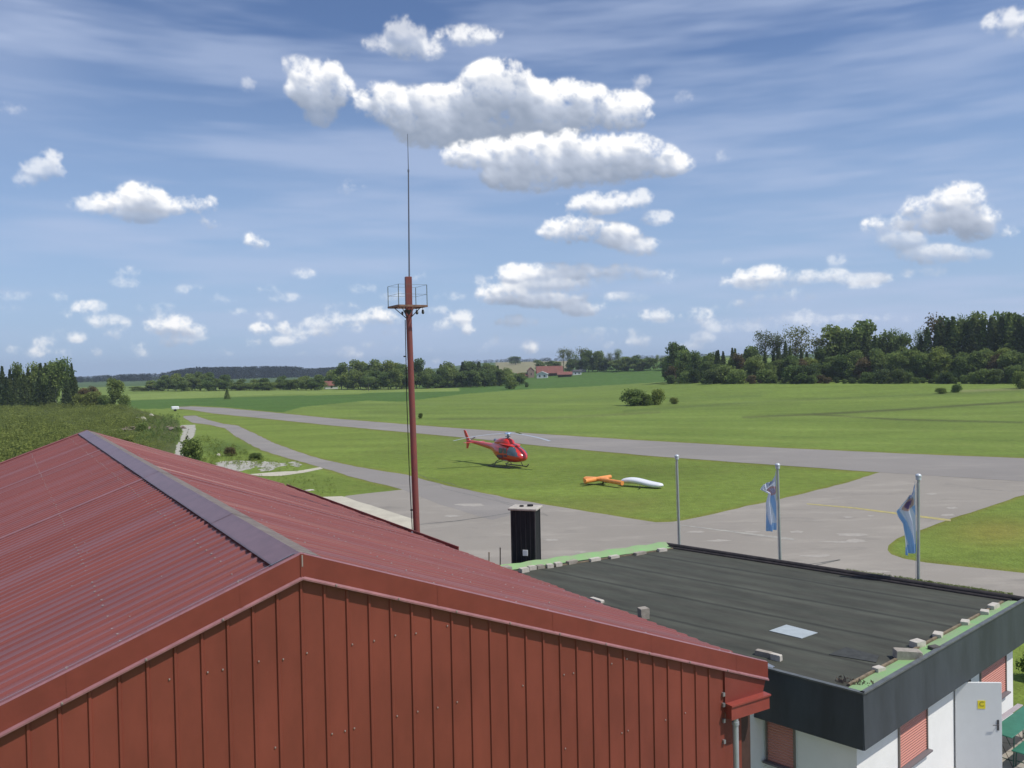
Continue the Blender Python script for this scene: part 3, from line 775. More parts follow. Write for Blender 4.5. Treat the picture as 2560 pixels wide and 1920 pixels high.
# ------------------------------------------------------------------ flat-roofed clubhouse
ZR = 3.2
FL, FR, BR, BL, LL = [up(*q, ZR)[:2] for q in ((1894, 1667), (2158, 1736), (2566, 1499), (1665, 1361), (1258, 1420))]
def h2w(x, y):   # hangar local to world
    c, s = math.cos(HYAW), math.sin(HYAW); return np.array([HA[0] + c * x - s * y, HA[1] + s * x + c * y])
def w2h(p):
    c, s = math.cos(HYAW), math.sin(HYAW); d = np.array(p[:2]) - HA; return c * d[0] + s * d[1], -s * d[0] + c * d[1]
ly = w2h(LL)[1]; fy = w2h(FL)[1]
IN0 = h2w(WW + .01, fy + .05); IN1 = h2w(WW + .01, ly)
uR = (BR - FR) / np.linalg.norm(BR - FR); nR = np.array([uR[1], -uR[0]])       # right wall direction, outward normal
uF = (FR - FL) / np.linalg.norm(FR - FL); nF = np.array([uF[1], -uF[0]])
if nF @ (FL - BL) < 0: nF = -nF
club = empty('clubhouse', (FR[0], FR[1], 0), 0, 'low white clubhouse with black felt flat roof and deep dark grey fascia', 'building')
def loc(p, z=0): return (p[0] - FR[0], p[1] - FR[1], z)
m_felt = bpy.data.materials.new('roofing_felt'); m_felt.use_nodes = True
t = m_felt.node_tree; pb = t.nodes['Principled BSDF']; pb.inputs['Roughness'].default_value = .85; pb.inputs['Specular IOR Level'].default_value = .3
tcn = t.nodes.new('ShaderNodeTexCoord'); mp = t.nodes.new('ShaderNodeMapping'); mp.inputs['Rotation'].default_value = (0, 0, math.atan2(BR[1] - BL[1], BR[0] - BL[0]) * -1); t.links.new(tcn.outputs['Object'], mp.inputs[0])
sx = t.nodes.new('ShaderNodeSeparateXYZ'); t.links.new(mp.outputs[0], sx.inputs[0])
nz = t.nodes.new('ShaderNodeTexNoise'); nz.inputs['Scale'].default_value = 1.2; nz.inputs['Detail'].default_value = 6; t.links.new(mp.outputs[0], nz.inputs['Vector'])
ad = t.nodes.new('ShaderNodeMath'); ad.operation = 'MULTIPLY_ADD'; t.links.new(nz.outputs['Fac'], ad.inputs[0]); ad.inputs[1].default_value = .12; t.links.new(sx.outputs[1], ad.inputs[2])
md = t.nodes.new('ShaderNodeMath'); md.operation = 'PINGPONG'; md.inputs[1].default_value = .95; t.links.new(ad.outputs[0], md.inputs[0])
rp = t.nodes.new('ShaderNodeValToRGB'); e = rp.color_ramp.elements; e[0].position = 0; e[0].color = (.026, .026, .021, 1); e[1].position = 1; e[1].color = (.050, .053, .041, 1)
k = rp.color_ramp.elements.new(.12); k.color = (.055, .058, .045, 1); k = rp.color_ramp.elements.new(.5); k.color = (.042, .042, .033, 1)
t.links.new(md.outputs[0], rp.inputs[0])
n2 = t.nodes.new('ShaderNodeTexNoise'); n2.inputs['Scale'].default_value = 2.2; n2.inputs['Detail'].default_value = 9; n2.inputs['Roughness'].default_value = .75
mp2 = t.nodes.new('ShaderNodeMapping'); mp2.inputs['Scale'].default_value = (.22, .8, 1); t.links.new(mp.outputs[0], mp2.inputs[0]); t.links.new(mp2.outputs[0], n2.inputs['Vector'])
mr = t.nodes.new('ShaderNodeMapRange'); mr.inputs['From Min'].default_value = .3; mr.inputs['From Max'].default_value = .7; mr.inputs['To Min'].default_value = .92; mr.inputs['To Max'].default_value = 1.95; t.links.new(n2.outputs['Fac'], mr.inputs[0])
vm = t.nodes.new('ShaderNodeVectorMath'); vm.operation = 'SCALE'; t.links.new(rp.outputs[0], vm.inputs[0]); t.links.new(mr.outputs[0], vm.inputs['Scale'])
t.links.new(vm.outputs[0], pb.inputs['Base Color'])
m_fascia = material('dark_grey_fascia', (.054, .065, .078), .5, spec=.35, var=.22, scale=1.3, stretch=(1, 1, .3))
m_plaster = material('white_plaster', (.86, .86, .84), .85, var=.03, scale=2, bump=.15, bscale=80, dist=.004)
m_green = material('green_membrane', (.23, .44, .17), .7, col2=(.28, .36, .20), scale=2.2, bump=.2, bscale=12)
m_batten = material('old_batten', (.22, .17, .11), .85, var=.3, scale=8)
deck_poly = [IN0, FL, FR, BR, BL, LL, IN1]
b = MB(); b.prism([loc(p)[:2] for p in deck_poly], ZR - .26, ZR - .06)
b.build('roof_deck', m_felt, club)
# fascia along front and right: outer face slightly raked, with capping
def fasc(p, q, n, ext0, ext1, name='fascia'):
    b = MB(); th = .05; top = ZR; bot = 2.13
    p = np.array(p); q = np.array(q); u = (q - p) / np.linalg.norm(q - p)
    po, qo = p + n * .02 - u * ext0, q + n * .02 + u * ext1
    vs = [loc(p, top), loc(q, top), loc(qo, bot), loc(po, bot), loc(p - n * th, top), loc(q - n * th, top), loc(qo - n * th, bot), loc(po - n * th, bot)]
    b.add(vs, [(0, 3, 2, 1), (4, 5, 6, 7), (0, 1, 5, 4), (3, 7, 6, 2), (0, 4, 7, 3), (1, 2, 6, 5)])
    f = b.build(name, m_fascia, club, weld=True)
    c = MB(); mid = (p + q) / 2; L_ = np.linalg.norm(q - p)
    c.box(loc(mid - n * .02, top + .018), (L_ + .02, .10, .032), math.atan2(u[1], u[0])); c.build('fascia_capping', material('capping_grey', (.12, .13, .13), .5, var=.2), f)
    return f
fasc(FL, FR, nF, .30, .0); fasc(FR, BR, nR, .0, .0)
uB = (BR - BL) / np.linalg.norm(BR - BL); nB = np.array([-uB[1], uB[0]])
if nB @ (BL - FL) < 0: nB = -nB
b = MB(); th = .05
b.box(loc((BL + BR) / 2 - nB * .05, ZR - .5), (np.linalg.norm(BR - BL) - .1, .05, .9), math.atan2(uB[1], uB[0])); b.build('rear_fascia', m_fascia, club)
b = MB(); 
b.path([loc(BL + uB * .02 - nB * .02, ZR - .01), loc(BR - uB * .02 - nB * .02, ZR - .01)], .085, 12)
b.path([loc(BL + uB * .02 - nB * .17, ZR - .05), loc(BR - uB * .3 - nB * .17, ZR - .05)], .05, 10)
b.build('rear_edge_roll', material('bitumen_edge_roll', (.035, .028, .025), .6, var=.4, scale=5), club)
uL = (BL - LL) / np.linalg.norm(BL - LL); nL = np.array([-uL[1], uL[0]])
if nL @ (LL - FR) < 0: nL = -nL
b = MB(); b.box(loc((BL + LL) / 2 - nL * .05, ZR - .5), (np.linalg.norm(BL - LL), .05, .88), math.atan2(uL[1], uL[0])); b.build('left_fascia', m_fascia, club)
# green membrane strips (left rear edge raised, right edge flat)
def ribbon(a, c, nin, w0, w1, z0, z1, name):
    b = MB(); n = 24; pts = []
    for i in range(n + 1):
        q = a + (c - a) * i / n; dz = .015 * math.sin(i * 1.7) + rng.normal(0, .005)
        ww = w0 + (w1 - w0) * i / n
        pts.append([loc(q - nin * .0, z1 + dz), loc(q + nin * .06, z1 + .01 + dz), loc(q + nin * (ww * .6), z0 + .02 + dz), loc(q + nin * ww, z0 + .004 * (i % 2)), ])
    vs = [p for r in pts for p in r]; fs = []
    for i in range(n):
        for j in range(3): fs.append((i * 4 + j, i * 4 + j + 1, i * 4 + j + 5, i * 4 + j + 4))
    b.add(vs, fs, 0, True); 
    return b.build(name, m_green, club)
ribbon(LL - uL * .2, BL - uL * .05, -nL, .20, .42, ZR - .04, ZR + .10, 'green_membrane_strip')
ribbon(FR + uR * .06, BR - uR * .25, -nR, .42, .36, ZR - .045, ZR - .02, 'green_membrane_strip')
def bar(p, q, wd, h, z, name, mat): 
    b = MB(); p = np.array(p); q = np.array(q); u = q - p
    b.box(loc((p + q) / 2, z), (np.linalg.norm(u), wd, h), math.atan2(u[1], u[0])); return b.build(name, mat, club)
bar(FR - nR * .46 + uR * .35, BR - nR * .40 - uR * .5, .05, .045, ZR - .03, 'timber_batten', m_batten)
bar(LL - nL * .50, BL - nL * .46, .05, .03, ZR - .045, 'timber_batten', m_batten)
# pale patches of the felt
def quad(name, pts, mat, z): 
    b = MB(); b.prism([loc(p)[:2] for p in pts], z, z + .012); return b.build(name, mat, club)
quad('pale_patch', [up(x, y, ZR - .05)[:2] for x, y in ((1923,1577),(1966,1562),(2044,1582),(2004,1596))], material('pale_panel', (.42, .47, .48), .5, var=.08), ZR - .056)
quad('worn_patch', [up(x, y, ZR - .05)[:2] for x, y in ((2072,1636),(2115,1618),(2198,1640),(2190,1656))], material('felt_worn', (.058, .062, .058), .9, col2=(.035, .037, .034), scale=6), ZR - .0575)
quad('light_flashing', [up(x, y, ZR)[:2] for x, y in ((1904,1657),(1918,1653),(1937,1662),(1926,1668))], m_galv, ZR - .045)
# walls
IW = .27
c1 = FR - nR * IW; c1 = c1 + uR * ((-IW - (c1 - FL) @ nF) / (uR @ nF)); w0_ = FL - nF * IW - uF * .02
cB = BR - nR * IW - uR * .20
wall_poly = [w0_, c1, cB, BL - nB * .5 - nL * .4, LL - nL * .4, IN1 - 0, IN0 + uR * IW]
b = MB(); b.prism([loc(p)[:2] for p in wall_poly], 0, ZR - .27); b.build('wall', m_plaster, club)
m_shut = bpy.data.materials.new('salmon_shutter'); m_shut.use_nodes = True
t = m_shut.node_tree; pb = t.nodes['Principled BSDF']; pb.inputs['Roughness'].default_value = .6; pb.inputs['Base Color'].default_value = (.58, .25, .20, 1)
m_frame = material('window_frame', (.20, .17, .15), .5)
m_sill = material('grey_sill', (.18, .16, .17), .6)
def window(P, u, n, w_, h_, z0, lab=None):
    """shutter of separate slats folded into one curtain mesh, reveal frame and sill"""
    a = math.atan2(u[1], u[0])
    f = MB(); 
    for sx_ in (-1, 1): f.box(loc(P + u * sx_ * (w_ / 2 + .02) + n * .012, z0 + h_ / 2), (.04, .05, h_), a)
    f.box(loc(P + n * .012, z0 + h_ + .02), (w_ + .08, .05, .04), a)
    fr = f.build('window', m_frame, club)
    if lab: fr['label'] = lab
    c = MB(); k = int(h_ / .055); 
    for i in range(k):
        zc_ = z0 + (i + .5) * h_ / k; hh = h_ / k
        c.add([loc(P - u * w_ / 2 + n * .006, zc_ - hh / 2), loc(P + u * w_ / 2 + n * .006, zc_ - hh / 2), loc(P + u * w_ / 2 + n * .019, zc_), loc(P - u * w_ / 2 + n * .019, zc_),
               loc(P + u * w_ / 2 + n * .006, zc_ + hh / 2 - .004), loc(P - u * w_ / 2 + n * .006, zc_ + hh / 2 - .004)], [(0, 1, 2, 3), (3, 2, 4, 5)])
    c.build('roller_shutter', m_shut, fr)
    s_ = MB(); s_.box(loc(P + n * .05, z0 - .02), (w_ + .14, .14, .035), a); s_.build('sill', m_sill, fr)
uf3 = np.array([nF[0], nF[1], 0]); ur3 = np.array([nR[0], nR[1], 0])
Pf = np.array([c1[0], c1[1], 0])
a1 = on_plane(1920, 1850, Pf, uf3)[:2]; a2 = on_plane(1985, 1860, Pf, uf3)[:2]
window((a1 + a2) / 2, uF, nF, np.linalg.norm(a2 - a1), 1.15, on_plane(1950, 1915, Pf, uf3)[2] + .04)
a1 = on_plane(2247, 1880, Pf, ur3)[:2]; a2 = on_plane(2315, 1850, Pf, ur3)[:2]
window((a1 + a2) / 2, uR, nR, np.linalg.norm(a2 - a1), 1.25, on_plane(2285, 1895, Pf, ur3)[2])
a1 = on_plane(2450, 1703, Pf, ur3)[:2]; a2 = on_plane(2512, 1665, Pf, ur3)[:2]
window((a1 + a2) / 2, uR, nR, np.linalg.norm(a2 - a1), 1.45, .95)
# open door leaf, hinged on the wall and swung out
hinge = on_plane(2384, 1740, Pf, ur3)[:2] + nR * .03
free = up(2503, 1709, 2.03)[:2]; dv = free - hinge; dl = np.linalg.norm(dv); du = dv / dl; dl = min(max(dl, .85), 1.05)
dn = np.array([du[1], -du[0]]); dn = dn if dn @ (-hinge) > 0 else -dn
ang = math.atan2(du[1], du[0])
m_door = material('white_door', (.74, .76, .76), .45, var=.02)
b = MB(); cc = hinge + du * dl / 2
b.bbox(loc(cc, 1.06), (dl, .045, 2.0), .006, Matrix.Rotation(ang, 3, 'Z')); door = b.build('door', m_door, club)
b = MB(); hp = hinge + du * (dl - .09)
b.box(loc(hp + dn * .028, 1.08), (.045, .012, .24), ang); b.tube(loc(hp + dn * .03, 1.10), loc(hp + dn * .075, 1.10), .009); b.tube(loc(hp + dn * .07, 1.10), loc(hp + dn * .07 - du * .13, 1.09), .009)
b.build('handle', material('dark_steel', (.10, .10, .11), .4, metal=.6), door)
b = MB(); yp = hinge + du * dl * .56 + dn * .027
b.box(loc(yp, 1.55), (.17, .006, .19), ang); b.build('yellow_notice', material('yellow_notice', (.85, .72, .04), .5), door)
cu = bpy.data.curves.new('notice_letter', 'FONT'); cu.body = 'C'; cu.size = .16; cu.extrude = .001; cu.align_x = 'CENTER'; cu.align_y = 'CENTER'
to = bpy.data.objects.new('notice_letter', cu); COL.objects.link(to)
dg = bpy.context.evaluated_depsgraph_get(); mesh = bpy.data.meshes.new_from_object(to.evaluated_get(dg)); bpy.data.objects.remove(to)
lo = bpy.data.objects.new('notice_letter', mesh); COL.objects.link(lo); lo.parent = door
mesh.materials.clear(); mesh.materials.append(material('olive_print', (.25, .22, .03), .6))
xa = Vector((-du[0], -du[1], 0)) if (Vector((du[0], du[1], 0)).cross(Vector((0, 0, 1))).dot(Vector((dn[0], dn[1], 0))) < 0) else Vector((du[0], du[1], 0))
za_ = Vector((dn[0], dn[1], 0)); mt = Matrix((xa, Vector((0, 0, 1)), za_)).transposed().to_4x4(); q = loc(yp + dn * .005, 1.56); mt.translation = Vector(q); lo.matrix_local = mt
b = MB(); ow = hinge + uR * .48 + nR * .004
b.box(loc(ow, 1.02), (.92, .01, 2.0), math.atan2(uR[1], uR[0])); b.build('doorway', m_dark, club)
# dark clad chimney with concrete cap, outside the left rear edge
chP = up(1315, 1300, ZR + .2)
ca = LL + uL * (np.linalg.norm(BL - LL) * .13) + nL * .50
d0 = np.hypot(*ca); 
chd = np.array([1315 - 1280, 0])
cbase = on_plane(1316, 1400, (LL[0] + nL[0] * .48, LL[1] + nL[1] * .48, 0), np.array([nL[0], nL[1], 0]))[:2]
dist = np.hypot(*cbase)
ctop = HC + ray(1316, 1272)[2] / math.hypot(ray(1316, 1272)[0], ray(1316, 1272)[1]) * dist
cwid = 76 * dist / FPX
ch = MB(); Rz = Matrix.Rotation(math.radians(-17), 3, 'Z')
m_slate = material('black_slate_cladding', (.016, .018, .020), .6, spec=.3, var=.3, scale=3, stretch=(6, 6, .5))
ch.box(loc(cbase, ctop / 2), (cwid * .80, cwid * .62, ctop), R=Rz); cho = ch.build('chimney', m_slate, club)
b = MB()
for sx_ in (-1, 1):
    for sy_ in (-1, 1): b.box(Vector(loc(cbase, ctop / 2)) + Rz @ Vector((sx_ * cwid * .40, sy_ * cwid * .31, 0)), (.035, .035, ctop - .02), R=Rz)
for k in range(1, 5): b.box(Vector(loc(cbase, ctop / 2)) + Rz @ Vector((cwid * (-.4 + .16 * k), -cwid * .313, 0)), (.012, .012, ctop - .04), R=Rz)
b.build('cladding_edge', material('cladding_edge', (.05, .05, .055), .4, var=.2), cho)
b = MB(); b.bbox(loc(cbase, ctop + .035), (cwid * .98, cwid * .80, .08), .02, Rz)
b.build('chimney_cap', material('cap_concrete', (.48, .44, .38), .9, var=.15, scale=6), cho)
b = MB(); b.tube(loc(cbase + np.array([-.12, 0]), ctop + .07), loc(cbase + np.array([-.12, 0]), ctop + .12), .07)
b.build('flue_outlet', m_dark, cho)
b = MB(); b.tube(loc(cbase + np.array([.16, .05]), ctop + .07), loc(cbase + np.array([.16, .05]), ctop + .13), .10)
b.build('flue_outlet', m_dark, cho)
b = MB(); hz_ = ctop * .5
hd = HC + ray(1319, 1382)[2] / math.hypot(ray(1319, 1382)[0], ray(1319, 1382)[1]) * (dist - cwid * .31)
b.bbox(Vector(loc(cbase, hd)) + Rz @ Vector((cwid * .06, -cwid * .31 - .012, 0)), (cwid * .17, .03, cwid * .19), .004, Rz)
b.build('cleaning_hatch', material('white_hatch', (.75, .78, .80), .5), cho)
# two thin posts left of the chimney
for k, (xa_, ya_, xb_, yb_) in enumerate(((1240, 1425, 1247, 1395), (1268, 1412, 1275, 1388))):
    base = up(xa_, ya_, ZR)[:2]; tp = base + np.array([.10, .0])
    b = MB(); b.tube((0, 0, 0), (.06, 0, ZR + .42), .022, .018, 8); b.tube((.06, 0, ZR + .42), (.06, 0, ZR + .44), .028, None, 8)
    o = b.build('post', m_batten); o.location = (base[0] + nL[0] * .6, base[1] + nL[1] * .6, 0)
    tag(o, ('thin leaning brown post furthest left, by the hangar gutter', 'thin leaning brown post just left of the black chimney')[k], 'post', 'thin posts beside the chimney')

# loose stones and blocks lying on the roof
m_stone = material('weathered_block', (.40, .36, .30), .9, col2=(.28, .25, .21), scale=9, bump=.4, bscale=40, dist=.01)
m_pale = material('pale_block', (.55, .51, .44), .9, var=.12, scale=9, bump=.3, bscale=40, dist=.01)
def stone(px, py, l, w_, h, ang_, label, mat=m_stone, z=ZR - .06, tilt=0., cat='stone', grp='stones weighing down the flat roof edge', name='stone'):
    p = up(px, py, z)
    r = random.Random(int(px * 7 + py)); pts = []
    for sx_ in (-1, 1):
        for sy_ in (-1, 1):
            for sz_ in (0, 1):
                q = [sx_ * l / 2 * r.uniform(.88, 1), sy_ * w_ / 2 * r.uniform(.88, 1), sz_ * h * r.uniform(.9, 1)]
                pts.append(q)
                for ax in (0, 1):
                    q2 = list(q); q2[ax] *= .86; q2[2] = q[2] + (-.0 if sz_ == 0 else .012 * 1); 
                    q[2] = q[2] if sz_ == 0 else q[2] - .008; pts.append(q2)
    b = MB(); b.hull(pts); o = b.build(name, mat); o.location = (p[0], p[1], z); o.rotation_euler = (0, tilt, ang_)
    return tag(o, label, cat, grp)
aR = math.atan2(uR[1], uR[0]); aL = math.atan2(uL[1], uL[0])
STR = [(2484,1522,.40,.17,.12,'first stone from the dark rear gutter on the right green strip'),
       (2462,1537,.26,.20,.11,'second stone from the rear gutter on the right green strip'),
       (2413,1562,.28,.18,.10,'third stone from the rear gutter along the right roof batten'),
       (2345,1593,.30,.20,.10,'small pale stone midway along the right batten of the flat roof'),
       (2294,1617,.30,.22,.14,'rounded pale stone touching the far side of the big grey block'),
       (2197,1679,.24,.17,.09,'small stone alone on the green strip nearest the front corner')]
for x, y, l, w_, h, lb in STR: stone(x, y, l, w_, h, aR + random.uniform(-.3, .3), lb, m_pale)
stone(2268, 1647, .56, .30, .19, math.radians(-8), 'largest rectangular grey concrete block, lying across the right green strip', m_stone, tilt=.04, name='concrete_block', cat='block')
stone(2336, 1627, .24, .17, .10, .3, 'dark round stone by the fascia just behind the big grey block', material('dark_stone', (.10, .09, .085), .9, var=.3))
b = MB(); rr = random.Random(9)
for i in range(70):
    x, y = rr.uniform(-.35, .35), rr.uniform(-.16, .16); hh = rr.uniform(.02, .09); s_ = rr.uniform(.015, .04)
    b.add([(x - s_, y, 0), (x + s_, y + rr.uniform(-.03, .03), 0), (x + rr.uniform(-.05, .05), y, hh)], [(0, 1, 2)])
p = up(2140, 1708, ZR - .05); o = b.build('debris', material('dry_moss', (.26, .20, .15), .95, var=.4, scale=12)); o.location = p; o.rotation_euler = (0, 0, -.6)
tag(o, 'tuft of dry moss and twigs at the front corner of the flat roof', 'debris', kind='stuff')
LST = [(1265,1429,.30,.30,.16),(1310,1430,.30,.2,.13),(1330,1424,.26,.18,.12),(1350,1421,.26,.18,.11),(1374,1419,.22,.18,.11),(1395,1415,.24,.18,.11),(1430,1409,.40,.16,.10),(1487,1402,.42,.16,.09),(1535,1395,.40,.16,.08),(1600,1386,.48,.16,.08),(1655,1378,.34,.18,.09)]
for i, (x, y, l, w_, h) in enumerate(LST):
    nm = ('first', 'second', 'third', 'fourth', 'fifth', 'sixth', 'seventh', 'eighth', 'ninth', 'tenth', 'last')[i]
    stone(x, y, l, w_, h, aL + random.uniform(-.12, .12), f'{nm} stone in the row under the bright green strip, from the chimney end' if i < 10 else 'last stone in the row, at the far corner where green strip meets dark gutter', m_pale if i % 3 else m_stone, grp='row of stones under the left green strip')
stone(1492, 1504, .50, .13, .07, math.radians(-52), 'flat pale slab lying where red roof meets felt, furthest from the camera', m_pale, grp='blocks by the red eave')
stone(1609, 1545, .24, .24, .26, .3, 'upright square concrete block standing against the edge of the red roof', m_stone, grp='blocks by the red eave', name='concrete_block', cat='block')
stone(1910, 1640, .40, .14, .10, math.radians(-42), 'weathered brick pair piece at the lower end of the red eave', m_stone, grp='blocks by the red eave')
stone(1941, 1650, .24, .12, .12, math.radians(-42), 'short pale brick beside the front end of the red verge', m_pale, grp='blocks by the red eave')

# ------------------------------------------------------------------ patio, table and bench
m_pave = bpy.data.materials.new('paving_slabs'); m_pave.use_nodes = True
t = m_pave.node_tree; pb = t.nodes['Principled BSDF']; pb.inputs['Roughness'].default_value = .9
tcn = t.nodes.new('ShaderNodeTexCoord'); br = t.nodes.new('ShaderNodeTexBrick'); br.offset = 0
mp = t.nodes.new('ShaderNodeMapping'); mp.inputs['Rotation'].default_value = (0, 0, .35); t.links.new(tcn.outputs['Object'], mp.inputs[0]); t.links.new(mp.outputs[0], br.inputs[0])
br.inputs['Scale'].default_value = 1; br.inputs['Brick Width'].default_value = .5; br.inputs['Row Height'].default_value = .5; br.inputs['Mortar Size'].default_value = .012
br.inputs['Color1'].default_value = (.30, .27, .23, 1); br.inputs['Color2'].default_value = (.36, .33, .28, 1); br.inputs['Mortar'].default_value = (.10, .09, .07, 1)
t.links.new(br.outputs[0], pb.inputs['Base Color'])
b = MB(); pp = [c1 - uR * 3, c1 + nR * 9 - uR * 3, cB + nR * 9 + uR * 2.6, cB + nR * .3 + uR * 2.6, cB - uR * .5]
b.prism([(p[0], p[1]) for p in pp], .0, .07); tag(b.build('patio', m_pave), kind='structure')
m_tgreen = material('green_painted_wood', (.045, .20, .13), .5, var=.12, scale=4)
m_tgrey = material('pale_weathered_wood', (.42, .38, .40), .7, var=.1, scale=6)
m_leg = material('green_tube_steel', (.03, .10, .07), .45)
def bench(p, q, wd, zt, label, cat, name, edge=False):
    p = np.array(p[:2]); q = np.array(q[:2]); u = (q - p) / np.linalg.norm(q - p); L_ = np.linalg.norm(q - p); c = (p + q) / 2; a = math.atan2(u[1], u[0])
    r = empty(name, (c[0], c[1], .07), a, label, cat)
    z = zt - .07
    b = MB(); b.bbox((0, 0, z - .015), (L_, wd, .03), .008); b.build('top_board' if cat == 'table' else 'seat', m_tgreen, r)
    if edge:
        b = MB(); b.bbox((0, wd / 2 + .09, z - .012), (L_, .13, .028), .008); b.build('side_board', m_tgrey, r)
    for s_ in (-1, 1):
        b = MB(); x = s_ * (L_ / 2 - .25)
        for y in (-wd * .42, wd * .42): b.tube((x, y, z - .03), (x + s_ * .05, y, 0), .014, None, 8)
        b.tube((x + s_ * .03, -wd * .42, .12), (x + s_ * .03, wd * .42, .12), .012, None, 8)
        b.tube((x, 0, z - .04), (x - s_ * .35, 0, z - .04 if False else .3), .010, None, 8)
        b.build('leg', m_leg, r)
tp0 = up(2500, 1835, .82); tp1 = up(2600, 1762, .82)
bench(tp0, tp0 + (tp1 - tp0) / np.linalg.norm(tp1 - tp0) * 2.2, .5, .82, 'green folding table with a pale side board next to the open white door', 'table', 'folding_table', True)
bp0 = up(2545, 1880, .5); bench(bp0, bp0 + (tp1 - tp0) / np.linalg.norm(tp1 - tp0) * 2.2, .28, .5, 'low green bench seat at the bottom right corner, beside the green table', 'bench', 'folding_bench')

# ------------------------------------------------------------------ flagpoles and flags
m_pole = material('grey_pole', (.50, .52, .52), .4, metal=.5, var=.06)
m_ball = material('pale_cap', (.62, .66, .70), .4, metal=.2)
FP = [(1692, 1140, 1699, 1365), (1944, 1162, 1951, 1411), (2296, 1189, 2296, 1470)]
poles = []
for i, (tx, ty, bx, by) in enumerate(FP):
    p = up(bx, by, ZR - .1)[:2]; p = p + nB * (1.5, 1.2, .55)[i]
    n3 = np.array([p[0], p[1], 0]); n3 = n3 / np.linalg.norm(n3)
    tpt = on_plane(tx, ty, (p[0], p[1], 0), n3); H_ = tpt[2]
    Q_ = on_plane(bx, by, (p[0], p[1], 0), n3); p = tpt[:2] + (Q_[:2] - tpt[:2]) * (tpt[2] / (tpt[2] - Q_[2]))
    r = empty('flagpole', (p[0], p[1], 0), 0, ('bare grey flagpole without a flag, leftmost behind the flat roof', 'middle grey flagpole carrying a drooping blue and white flag', 'right grey flagpole at the grass verge, its flag hanging low')[i], 'flagpole', 'flagpoles behind the clubhouse')
    lean = tpt[:2] - p; lean = np.clip(lean, -.5, .5)
    b = MB(); b.tube((0, 0, 0), (lean[0], lean[1], H_ - .06), .052, .040, 14); b.build('pole', m_pole, r)
    b = MB(); b.hull(sphere_pts((lean[0], lean[1], H_ - .01), .085, 12, 8, .8), smooth=True); b.tube((lean[0], lean[1], H_ - .12), (lean[0], lean[1], H_ - .04), .075, None, 14); b.build('pole_cap', m_ball, r)
    b = MB(); b.tube((-.075, .0, 1.0), (lean[0] - .06, lean[1], H_ - .2), .006, None, 6); b.build('halyard', material('rope', (.75, .75, .72), .8), r)
    poles.append((p, H_, lean))
def flag_mat(name, seed, ring, inner):
    m = bpy.data.materials.new(name); m.use_nodes = True; t = m.node_tree; pb = t.nodes['Principled BSDF']; pb.inputs['Roughness'].default_value = .8
    a = t.nodes.new('ShaderNodeAttribute'); a.attribute_name = 'tone'; t.links.new(a.outputs['Color'], pb.inputs['Base Color'])
    tl = t.nodes.new('ShaderNodeBsdfTranslucent'); t.links.new(a.outputs['Color'], tl.inputs['Color']); ms = t.nodes.new('ShaderNodeMixShader'); ms.inputs[0].default_value = .5
    t.links.new(pb.outputs[0], ms.inputs[1]); t.links.new(tl.outputs[0], ms.inputs[2]); t.links.new(ms.outputs[0], t.nodes['Material Output'].inputs['Surface'])
    return m
def flag(pole, x_off, w_top, prof, zt, zb, emb, label, seed):
    """hanging cloth; prof(v) gives the width at height v; colours: white and blue fields with a round emblem"""
    p, H_, lean = pole; nU, nV = 26, 70; V = []; C = []
    rr = random.Random(seed)
    for j in range(nV + 1):
        v = j / nV; z = zt + (zb - zt) * v; wd = prof(v)
        for i in range(nU + 1):
            u = i / nU
            fold = .10 * math.sin(u * 9 + v * 4 + seed) * (.3 + .7 * v) + .05 * math.sin(u * 17 + v * 9)
            sag = -.10 * u * (1 - v)
            V.append((-.07 - wd * u, fold * min(1, u * 3) + .02, z + sag - (.30 * u if v < .15 else .06 * u)))
            uu_, vv_ = u, v
            du_, dv_ = (uu_ - emb[0]) / emb[2], (vv_ - emb[1]) / emb[3]; rad = math.hypot(du_, dv_)
            loz = (math.sin((uu_ * 2.2 + vv_ * 3.1) * 2.6 + seed) > .35)
            c = (.34, .54, .82) if (loz and v > emb[1] + emb[3] * .6) or (v > .88) else (.74, .79, .88)
            if .62 < rad < 1.0: c = tuple(.55 * q + .45 * .7 for q in emb[4])
            elif rad <= .62: c = emb[5]
            C.append((*c, 1))
    me = bpy.data.meshes.new('flag'); fs = []
    W_ = nU + 1
    for j in range(nV):
        for i in range(nU): fs.append((j * W_ + i, j * W_ + i + 1, (j + 1) * W_ + i + 1, (j + 1) * W_ + i))
    me.from_pydata(V, [], fs); at = me.color_attributes.new('tone', 'FLOAT_COLOR', 'POINT'); at.data.foreach_set('color', np.array(C, np.float32).ravel())
    me.polygons.foreach_set('use_smooth', [True] * len(fs)); me.materials.append(flag_mat('flag_cloth', seed, 0, 0)); me.update()
    o = bpy.data.objects.new('flag', me); COL.objects.link(o); o.location = (p[0] + lean[0] * .8, p[1] + lean[1] * .8, 0); o.rotation_euler = (0, 0, -.12)
    tag(o, label, 'flag', 'blue and white flags')
def zat(pole, px, py):
    p = pole[0]; n3 = np.array([p[0], p[1], 0]) / np.linalg.norm(p); return on_plane(px, py, (p[0], p[1], 0), n3)[2]
def interp(v, pts):
    for (a, x), (b_, y) in zip(pts[:-1], pts[1:]):
        if v <= b_: return x + (y - x) * (v - a) / (b_ - a)
    return pts[-1][1]
s1 = np.hypot(*poles[1][0]) / FPX; s2 = np.hypot(*poles[2][0]) / FPX
flag(poles[1], 0, 1, lambda v: interp(v, [(0, 4 * s1), (.16, 30 * s1), (.25, 38 * s1), (.33, 18 * s1), (.5, 24 * s1), (1, 24 * s1)]), zat(poles[1], 1944, 1176), zat(poles[1], 1944, 1325), (.35, .32, .42, .075, (.55, .12, .12), (.50, .45, .60)), 'flag with small red emblem, its upper corner blown out to the left', 2)
